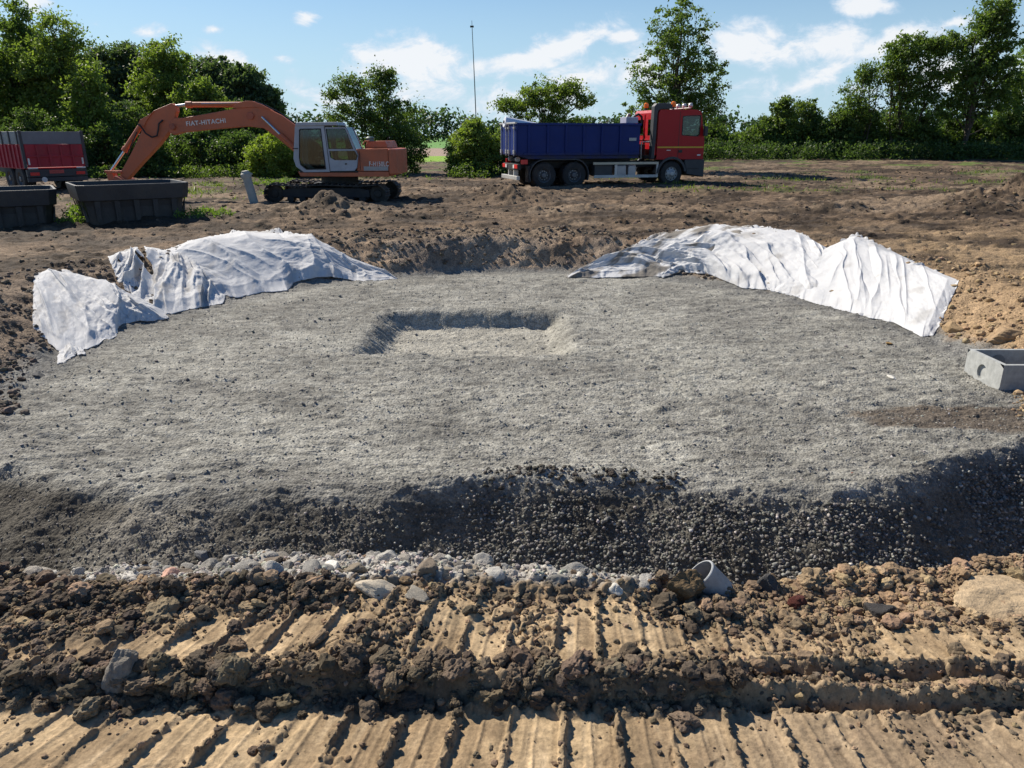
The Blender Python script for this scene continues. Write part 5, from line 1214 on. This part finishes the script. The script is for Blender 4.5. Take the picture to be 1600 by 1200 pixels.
MB().box(-5.6, -.1, -.45, -.35, .66, .90).box(-5.6, -.1, .35, .45, .66, .90).build('chassis', M_DARK, TL, .01)
MB().box(-.12, .02, -w2, w2, .62, .90).build('rear_beam', M_GREY, TL, .015)
MB().box(.021, .03, -.30, .22, .74, .88).build('number_board', simple('red number board', (.45, .07, .06), .5), TL, .003)
for s in (-1, 1):
    MB().box(.021, .05, s * .82 - .16, s * .82 + .16, .68, .80).build('tail_lamp', M_LAMP, TL, .01)
    MB().box(.05, .06, s * .86 - .17, s * .86 + .17, .925, .975).build('reflector_strip', M_WHITE, TL)
MB().cyl((.02, -.52, .52), (.035, -.52, .52), .10, 24).build('speed_disc', M_WHITE, TL)
MB().box(-.10, .0, -w2, w2, .44, .60).build('underrun_bar', M_GREY, TL, .01)
for xx in (-1.0, -2.25):
    for s in (-1, 1):
        e = MB().lathe([(.26, -.2), (.48, -.2), (.53, -.14), (.53, .14), (.48, .2), (.26, .2)], (xx, s * .86, .53), 'y', 32); e.f = e.f[:-2]; W = e.build('wheel', M_RUBBER, TL, 0, True)
        MB().lathe([(.27, s * .19), (.24, s * .12), (.12, s * .08), (.10, s * .2), (.02, s * .21)], (xx, s * .86, .53), 'y', 24).popcap().build('rim', M_RIM, W, 0, True)
    MB().cyl((xx, -.7, .53), (xx, .7, .53), .07, 12).build('axle', M_DARK, TL)
# ------------------------------------------------------------------ trees and plants
tr_rng = np.random.default_rng(3)
def leaves(C, S, n, size, colA, colB, seed, flatn=.0, elong=1.9):
    """C clump centres, S spread of each; n leaves; returns verts, quads, colours"""
    r = np.random.default_rng(seed); k = r.integers(0, len(C), n); Sv = S[k] if S.ndim == 1 else S[k]
    d = r.normal(size=(n, 3)) * .55
    ax = np.random.default_rng(seed + 2).normal(size=(len(C), 3)); ax[:, 2] = np.abs(ax[:, 2]) * .6; ax /= np.linalg.norm(ax, axis=1)[:, None]; A_ = ax[k]
    d = d * np.array([1, 1, .65]) + A_ * r.normal(size=(n, 1)) * .75            # sprays drawn out along a twig
    P = C[k] + d * Sv[:, None]
    Rm = rotmats(n, r); s = size * r.uniform(.6, 1.35, n)
    q = np.array([[-1, 0, 0], [0, -.5, .12], [1, 0, 0], [0, .5, .12]]) * [[elong / 2, 1, 1]]
    V = np.einsum('nij,vj->nvi', Rm, q) * s[:, None, None] + P[:, None, :]
    tone = np.random.default_rng(seed + 1).random(len(C))[k]; tt = np.clip(.65 * tone + .35 * r.random(n), 0, 1)[:, None]
    c = np.array(colA) + (np.array(colB) - np.array(colA)) * tt; c = c * r.uniform(.8, 1.2, (n, 1))
    return V.reshape(-1, 3), np.arange(n * 4).reshape(n, 4), np.repeat(c, 4, axis=0)
def limb(m, a, b, r0, r1, r, sag=.12, n=5):
    a = Vector(a); b = Vector(b); L_ = (b - a).length; off = Vector((r.uniform(-1, 1), r.uniform(-1, 1), r.uniform(-.2, .6))) * L_ * sag
    pts_ = [a.lerp(b, i / n) + off * math.sin(math.pi * i / n) + Vector((r.uniform(-1, 1), r.uniform(-1, 1), 0)) * L_ * .02 for i in range(n + 1)]
    m.tube(pts_, [r0 + (r1 - r0) * i / n for i in range(n + 1)], 6)
def plant(name, label, cat, px, top, base, hw, y, blobs, nclump, nleaf, size, colA, colB, seed, stems=1, group='trees at the edge of the field', spread=.10, trunk=.16, cs=None, forkz=.25, dx=0):
    """stands y metres ahead under pixel column px; blobs are (x, z, rx, rz, weight) in fractions of half width and height"""
    zb = 0
    v = uv_of(px, top)[1]; ztop = CAMZ + v * y; u = uv_of(px, top)[0]; x = u * y
    zb = Hz(x, y); Hh = ztop - zb; a = (y * math.cos(PITCH) + (CAMZ - zb) * .3); hwm = hw / F * a
    t = empty(name, (x, y, zb - .05)); tag(t, label, cat, group)
    r = np.random.default_rng(seed); rr = random.Random(seed); C = []; S = []
    wts = np.array([b[4] for b in blobs], float); wts /= wts.sum()
    for b_i in r.choice(len(blobs), int(nclump * 1.9), p=wts):
        bx, bz, rx, rz, _ = blobs[b_i]; d = r.normal(size=3); d /= np.linalg.norm(d); q = r.random() ** .45
        C.append((bx * hwm + d[0] * q * rx * hwm, d[1] * q * rx * hwm * .8, max(.15, bz * Hh + d[2] * q * rz * Hh))); S.append((cs or spread * Hh) * r.uniform(.3, 1.25))
    C = np.array(C); S = np.array(S); C[:, 2] *= (Hh * .98) / (C[:, 2] + S * .6).max()
    V, Fc, cc = leaves(C, S, int(nleaf * 1.35), size * .82, colA, colB, seed)
    o = mesh_np('crown', V, Fc, M_LEAF, t, False, cc)
    m = MB(); st = []
    for k in range(stems):
        sx = (rr.uniform(-1, 1) * hwm * .25) if stems > 1 else 0; topz = Hh * (.82 if stems == 1 else rr.uniform(.55, .85)); tx = sx * 2.2 if stems > 1 else dx * hwm
        limb(m, (sx, 0, -.1), (tx, rr.uniform(-.3, .3), topz), trunk, trunk * .2, rr, .04, 8); st.append((sx, tx, topz))
    order = list(range(len(C))); rr.shuffle(order)
    for i in order[:min(len(C), 70)]:
        c = C[i]; s_ = min(st, key=lambda q: abs(q[1] - c[0])); fz = max(forkz, min(.95, (c[2] / s_[2]) * .55)) ; fx = s_[0] + (s_[1] - s_[0]) * fz
        limb(m, (fx, 0, s_[2] * fz), tuple(c), trunk * .30 * (1 - fz) + .012, .008, rr, .1, 5)
    m.build('trunk', M_BARK, t, 0, True)
    return t
DK = (.055, .095, .036); DM = (.095, .15, .045); MG = (.14, .205, .045); LG = (.21, .28, .06); YG = (.27, .35, .065)
round_ = [(0, .55, .95, .42, 3), (-.45, .45, .5, .3, 1), (.45, .5, .5, .3, 1), (0, .8, .5, .2, 1)]
tall = [(0, .35, .9, .33, 2), (-.1, .62, .8, .25, 2), (.1, .82, .45, .18, 1), (-.5, .5, .4, .2, 1), (.5, .4, .45, .2, 1)]
bushy = [(0, .45, 1, .5, 3), (-.55, .35, .45, .35, 1), (.55, .35, .45, .35, 1), (.2, .75, .4, .25, .7)]
# wood behind on the left
for i, (px, top, hw, y, lab) in enumerate(((150, 66, 55, 74, 'dark tree of the far wood left of the gap'), (205, 62, 50, 76, 'dark flat topped tree of the far wood above the gap'), (272, 74, 45, 75, 'dark tree of the far wood behind the bright middle tree'),
        (335, 84, 45, 73, 'dark tree of the far wood right of the bright middle tree'), (378, 96, 42, 71, 'dark round tree of the far wood above the excavator boom'), (412, 132, 34, 70, 'lowest dark tree at the right end of the far wood'),
        (95, 60, 60, 78, 'dark tree of the far wood behind the tall left trees'), (20, 50, 60, 78, 'dark tree of the far wood at the left edge'), (225, 150, 60, 66, 'shaded tree standing in the gap of the wood'))):
    plant('forest_tree', lab, 'tree', px, top, 262, hw, y, [(0, .5, 1, .5, 3), (0, .75, .8, .25, 2), (0, .25, 1, .25, 1)], 120, 17000, .19, (.065, .10, .055), (.10, .15, .07), 500 + i, spread=.055, trunk=.25)
for i, (px, top, hw, y, nl, A, Bc, lab) in enumerate((
    (12, -22, 62, 50, 17000, DM, MG, 'tall tree at the upper left corner'), (78, 12, 68, 48, 19000, DM, LG, 'tall tree with a feathery top second from the left'), (128, 92, 46, 45, 9000, MG, LG, 'shorter bright green tree right of the tall left pair'),
    (250, 52, 62, 50, 19000, DM, LG, 'bright rounded tree in the middle of the wood'), (306, 118, 50, 47, 12000, DM, LG, 'rounded tree right of the bright middle tree'), (362, 150, 52, 50, 10000, DK, DM, 'dark tree behind the excavator arm'),
    (-60, 20, 70, 48, 9000, DM, MG, 'tall tree outside the left edge'))):
    plant('broadleaf_tree', lab, 'tree', px, top, 265, hw, y, tall if i < 3 else round_ + [(0, .25, .95, .25, 1.5)], 150, nl, .125, A, Bc, 520 + i, spread=.05, trunk=.2)
for i, (px, top, hw, y, nl, A, Bc, lab) in enumerate((
    (35, 165, 60, 43, 8000, DK, DM, 'dark bush behind the red trailer'), (150, 185, 48, 43, 8000, DK, MG, 'dark bush between trailer and excavator arm'), (225, 205, 40, 42, 6500, DK, MG, 'low bush right behind the excavator stick'),
    (300, 196, 48, 44, 7000, DK, DM, 'dark bush below the excavator boom'), (362, 200, 44, 43, 7000, DK, DM, 'dark bush left of the bright bush below the boom'), (420, 203, 42, 41, 8000, MG, YG, 'bright green bush in front of the excavator cab'),
    (470, 215, 34, 42, 4500, DM, LG, 'small bush behind the excavator cab'), (200, 160, 45, 45, 6500, DK, MG, 'dark bush above the stick in the gap of the wood'), (95, 190, 40, 42, 5500, DK, DM, 'dark bush above the red trailer'))):
    plant('bush', lab, 'bush', px, top, 268, hw, y, bushy, 90, nl, .10, A, Bc, 560 + i, 3, 'bushes at the edge of the field', cs=.28, trunk=.05)
# centre
plant('hawthorn_tree', 'loose spreading tree behind the excavator engine', 'tree', 584, 98, 248, 80, 46, [(.25, .38, .75, .36, 4), (-.2, .6, .6, .28, 2.2), (-.55, .8, .35, .14, .7), (.1, .85, .35, .12, .8), (-.9, .72, .18, .05, .2), (.6, .25, .35, .25, 1.2), (-.7, .5, .3, .2, .5)], 190, 17000, .10, DK, MG, 601, 4, cs=.34, trunk=.1)
plant('bush', 'leafy bush with a pointed top left of the truck', 'bush', 742, 180, 262, 44, 43, [(0, .42, .95, .42, 4), (0, .8, .3, .2, 1), (-.35, .72, .25, .14, .5)], 110, 11000, .095, DM, YG, 602, 3, 'bushes at the edge of the field', cs=.26, trunk=.05)
plant('bush', 'small bush at the left foot of the pointed bush', 'bush', 714, 210, 262, 18, 43.5, bushy, 50, 4200, .09, DM, LG, 603, 3, 'bushes at the edge of the field', cs=.22, trunk=.04)
plant('bush', 'bush touching the rear of the truck', 'bush', 778, 200, 262, 26, 43.5, bushy, 50, 4800, .09, DM, LG, 613, 3, 'bushes at the edge of the field', cs=.24, trunk=.04)
plant('cherry_tree', 'wide airy tree rising behind the blue container', 'tree', 856, 112, 250, 76, 47, [(0, .45, .8, .32, 4), (0, .78, .45, .18, 1.5), (-.75, .66, .3, .07, .6), (.75, .72, .28, .08, .6), (-.35, .74, .35, .12, .8), (.4, .82, .3, .1, .8)], 150, 13000, .10, DM, LG, 604, 3, cs=.30, trunk=.1)
plant('tall_tree', 'tall slender tree rising behind the red cab', 'tree', 1066, -14, 225, 82, 44, [(0, .80, .55, .20, 2.2), (-.1, .58, .8, .16, 2), (.45, .55, .55, .16, 1.6), (-.55, .42, .42, .12, 1.1), (.6, .38, .4, .12, .9), (0, .40, .6, .14, 1.2), (.85, .28, .12, .05, .2)], 170, 15000, .10, DM, MG, 605, 1, cs=.30, trunk=.14, forkz=.35)
# right hedge
hb = ((1080, 205, 34, 'dark hedge bush behind the truck cab'), (1112, 188, 34, 'dark hedge bush right of the truck cab'), (1158, 205, 34, 'low dark hedge bush second right of the cab'), (1190, 192, 30, 'low dark hedge bush with spiky shoots'),
      (1222, 148, 26, 'tall yellow-topped hedge bush'), (1262, 152, 34, 'broad hedge bush with pale top leaves'), (1305, 172, 32, 'dark hedge bush left of the sparse tree'), (1350, 165, 34, 'hedge bush under the sparse tree'),
      (1395, 175, 34, 'hedge bush between the sparse and the spreading tree'), (1440, 180, 34, 'hedge bush under the spreading tree'), (1488, 182, 34, 'hedge bush right of the spreading tree'), (1535, 178, 34, 'hedge bush under the tall right tree'), (1582, 172, 36, 'hedge bush at the right edge'), (1630, 170, 36, 'hedge bush outside the right edge'))
for i, (px, top, hw, lab) in enumerate(hb):
    plant('hedge_bush', lab, 'bush', px, top, 248, hw, 56 + (i % 3) * .6, bushy, 100, 9000, .125, DK, MG if i not in (4, 5) else LG, 620 + i, 4, 'hedge bushes on the right', cs=.34, trunk=.06)
plant('sparse_tree', 'thin half-bare tree in the right hedge', 'tree', 1352, 92, 246, 46, 56, [(0, .6, .8, .3, 2), (.1, .85, .3, .12, .8), (-.4, .45, .5, .2, 1)], 110, 4800, .11, DM, MG, 650, 5, cs=.34, trunk=.07)
plant('spreading_tree', 'spreading tree with a flat leafy top in the right hedge', 'tree', 1445, 44, 246, 72, 56, [(-.25, .84, .5, .12, 2.4), (.4, .88, .5, .09, 2), (-.5, .68, .35, .12, 1.2), (.05, .6, .6, .18, 2.4), (.0, .38, .7, .2, 2)], 170, 14000, .13, DM, MG, 651, 5, cs=.40, trunk=.11)
plant('tall_tree', 'tall leafy tree at the right edge', 'tree', 1562, -10, 246, 66, 55, [(0, .85, .4, .14, 1.5), (0, .65, .75, .2, 3), (-.35, .5, .6, .15, 1.3), (.3, .4, .7, .2, 2), (-.5, .34, .4, .12, .6)], 170, 15500, .14, DM, MG, 652, 3, cs=.42, trunk=.16)
plant('tall_tree', 'tree cut off by the right edge', 'tree', 1640, 30, 246, 60, 57, round_, 110, 8000, .14, DM, MG, 653, 2, cs=.42, trunk=.14)
# undergrowth strips and grass (nobody could count the blades)
def blades(name, label, cat, P, hgt, wdt, cA, cB, seed, lean=.5):
    r = np.random.default_rng(seed); n = len(P); a = r.uniform(0, 2 * np.pi, n); h = hgt * r.uniform(.4, 1.3, n); ln = r.normal(size=(n, 2)) * lean * h[:, None]
    dx = np.cos(a) * wdt / 2; dy = np.sin(a) * wdt / 2; z0 = P[:, 2] - .02
    V = np.stack([np.stack([P[:, 0] - dx, P[:, 1] - dy, z0], 1), np.stack([P[:, 0] + dx, P[:, 1] + dy, z0], 1),
                  np.stack([P[:, 0] + dx * .7 + ln[:, 0] * .5, P[:, 1] + dy * .7 + ln[:, 1] * .5, z0 + h * .6], 1), np.stack([P[:, 0] + ln[:, 0], P[:, 1] + ln[:, 1], z0 + h], 1)], 1).reshape(-1, 3)
    c = np.array(cA) + (np.array(cB) - np.array(cA)) * r.random((n, 1)); o = mesh_np(name, V, np.arange(4 * n).reshape(n, 4), M_LEAF, None, False, np.repeat(c, 4, axis=0)); tag(o, label, cat, kind='stuff'); return o
def brush(name, label, cat, P, hgt, size, cA, cB, seed, n, kind='stuff', sp=.16):
    r = np.random.default_rng(seed); C = P + np.stack([r.normal(size=len(P)) * .1, r.normal(size=len(P)) * .1, hgt * r.random(len(P)) ** 1.3], 1)
    V, Fc, cc = leaves(C, np.full(len(P), sp), n, size, cA, cB, seed); o = mesh_np(name, V, Fc, M_LEAF, None, False, cc); tag(o, label, cat, kind=kind); return o
P, M = pts(2600, -34, 4.5, 40.0, 45, lambda x, y: ss(-.6, .0, fbm(x, y, .5, 2, 701)) * ss(39.5, 41, y) * np.where((x / y > -.135) & (x / y < -.08), .0, 1)); brush('undergrowth', 'low leafy weeds along the foot of the wood and bushes', 'weeds', P, .6, .075, DK, MG, 71, 30000, sp=.22)
P, M = pts(3400, 6, 48, 52.5, 57, lambda x, y: x * 0 + 1); brush('undergrowth', 'low scrub along the foot of the right hedge with tree shadow in its dark leaf colour', 'weeds', P, 1.0, .10, DK, DM, 72, 42000, sp=.30)  # real low growth; its leaf colours are darkened to stand for the tree shadow
def gmask(x, y): return ss(.05, .45, fbm(x, y * 1.5, .5, 4, 211)) * (ss(27, 31, y) * ss(3, 9, x) * ss(46, 38, y) * .55 + ss(25, 28, y) * ss(-5, -8, x) * ss(-17, -14, x) * ss(38, 33, y)) * infr(x, y, .76)
P, M = pts(60000, -18, 30, 24, 46, gmask); blades('grass', 'short green weeds growing in patches on the field', 'grass', P, .16, .05, (.07, .11, .02), (.20, .25, .07), 73)
def tuft(name, label, cx, cy, rx, ry, n, hgt, seed):
    r = np.random.default_rng(seed); m_ = max(6, n // 28); x = cx + np.clip(r.normal(size=m_), -1.6, 1.6) * rx; y = cy + np.clip(r.normal(size=m_), -1.6, 1.6) * ry; z, _ = H(x, y, False)
    o = brush(name, None, None, np.stack([x, y, z], 1), hgt, .035, (.07, .13, .025), (.22, .32, .07), seed, n, None, .09); tag(o, label, 'weeds'); return o
x, y = px_at(115, 350); tuft('weed_clump', 'green weed clump between the two troughs', x, y + .3, .16, .30, 1500, .36, 81)
x, y = px_at(310, 343); tuft('weed_clump', 'green weeds at the right end of the nearer trough', x, y + .4, .22, .2, 900, .14, 82)
x, y = px_at(432, 290); tuft('weed_clump', 'weed clump growing beside the standpipe', x, y, .42, .3, 2400, .30, 83)
x, y = px_at(675, 282); tuft('weed_clump', 'tiny green sprout on the soil between excavator and truck', x, y, .04, .04, 80, .30, 84)
for i, (px, row, hgt, lab) in enumerate(((346, 912, .075, 'thin green sprout in the pale rubble'), (215, 868, .07, 'thin stalk at the left end of the rubble'), (292, 985, .05, 'small dark twig stuck in the left track print'))):
    x, y = px_at(px, row); z = Hz(x, y, True); m = MB(); rr = random.Random(i)
    m.tube([(x, y, z - .01), (x - .003, y, z + hgt * .5), (x - .008, y + .004, z + hgt)], [.0016, .0013, .0006], 5)
    for k in range(4):
        a = rr.uniform(0, 6.28); zz = z + hgt * (.3 + .17 * k); l = .016
        m.add([(x - .004, y, zz), (x + l * .5 * math.cos(a) - .002, y + l * .5 * math.sin(a) + .003, zz + .006), (x + l * math.cos(a), y + l * math.sin(a), zz + .008), (x + l * .5 * math.cos(a) + .002, y + l * .5 * math.sin(a) - .003, zz + .004)], [(0, 1, 2, 3)])
    o = m.build('sprout', simple('green stalk' if i < 2 else 'dry stalk', (.10, .14, .05) if i < 2 else (.06, .045, .03), .7)); tag(o, lab, 'plant')
# far tree line beyond the meadow
P = []; r = np.random.default_rng(9)
Cc = []; Sc = []
for k in range(420):
    x = r.uniform(-420, 420); h = 9 + 5 * vn(np.array([x * .02]), np.array([0.]), 5)[0] + 3 * r.random(); y = 430 + r.uniform(-8, 8); z0 = Hz(x, y)
    for q in range(4): Cc.append((x + r.uniform(-3, 3), y, z0 + h * (.2 + .25 * q))); Sc.append(3.6)
V, Fc, cc = leaves(np.array(Cc), np.array(Sc), 30000, 1.3, (.035, .065, .04), (.07, .11, .055), 91)
o = mesh_np('distant_wood', V, Fc, M_LEAF, None, False, cc); tag(o, 'hazy far-off tree line on the horizon', 'wood', kind='stuff')
# radio mast
u, v = uv_of(738, 40); y = 290; m = MB(); zt = CAMZ + v * y; zb = Hz(u * y, y)
t = empty('radio_mast', (u * y + 1.1, y, zb)); tag(t, 'thin grey radio mast on the horizon between the bushes', 'mast')
hm = zt - zb
MB().tube([(0, 0, 0), (-.55, 0, hm * .5), (-1.2, 0, hm)], [.22, .19, .12], 6).build('mast_pole', simple('mast steel', (.10, .11, .12), .6, .3), t)
MB().box(-1.9, -.6, -.1, .1, hm * .985, hm).build('antenna_bar', M_DARK, t)
MB().tube([(-1.2, 0, hm), (-1.25, 0, hm + 1.6)], .08, 5).build('antenna_rod', M_DARK, t)
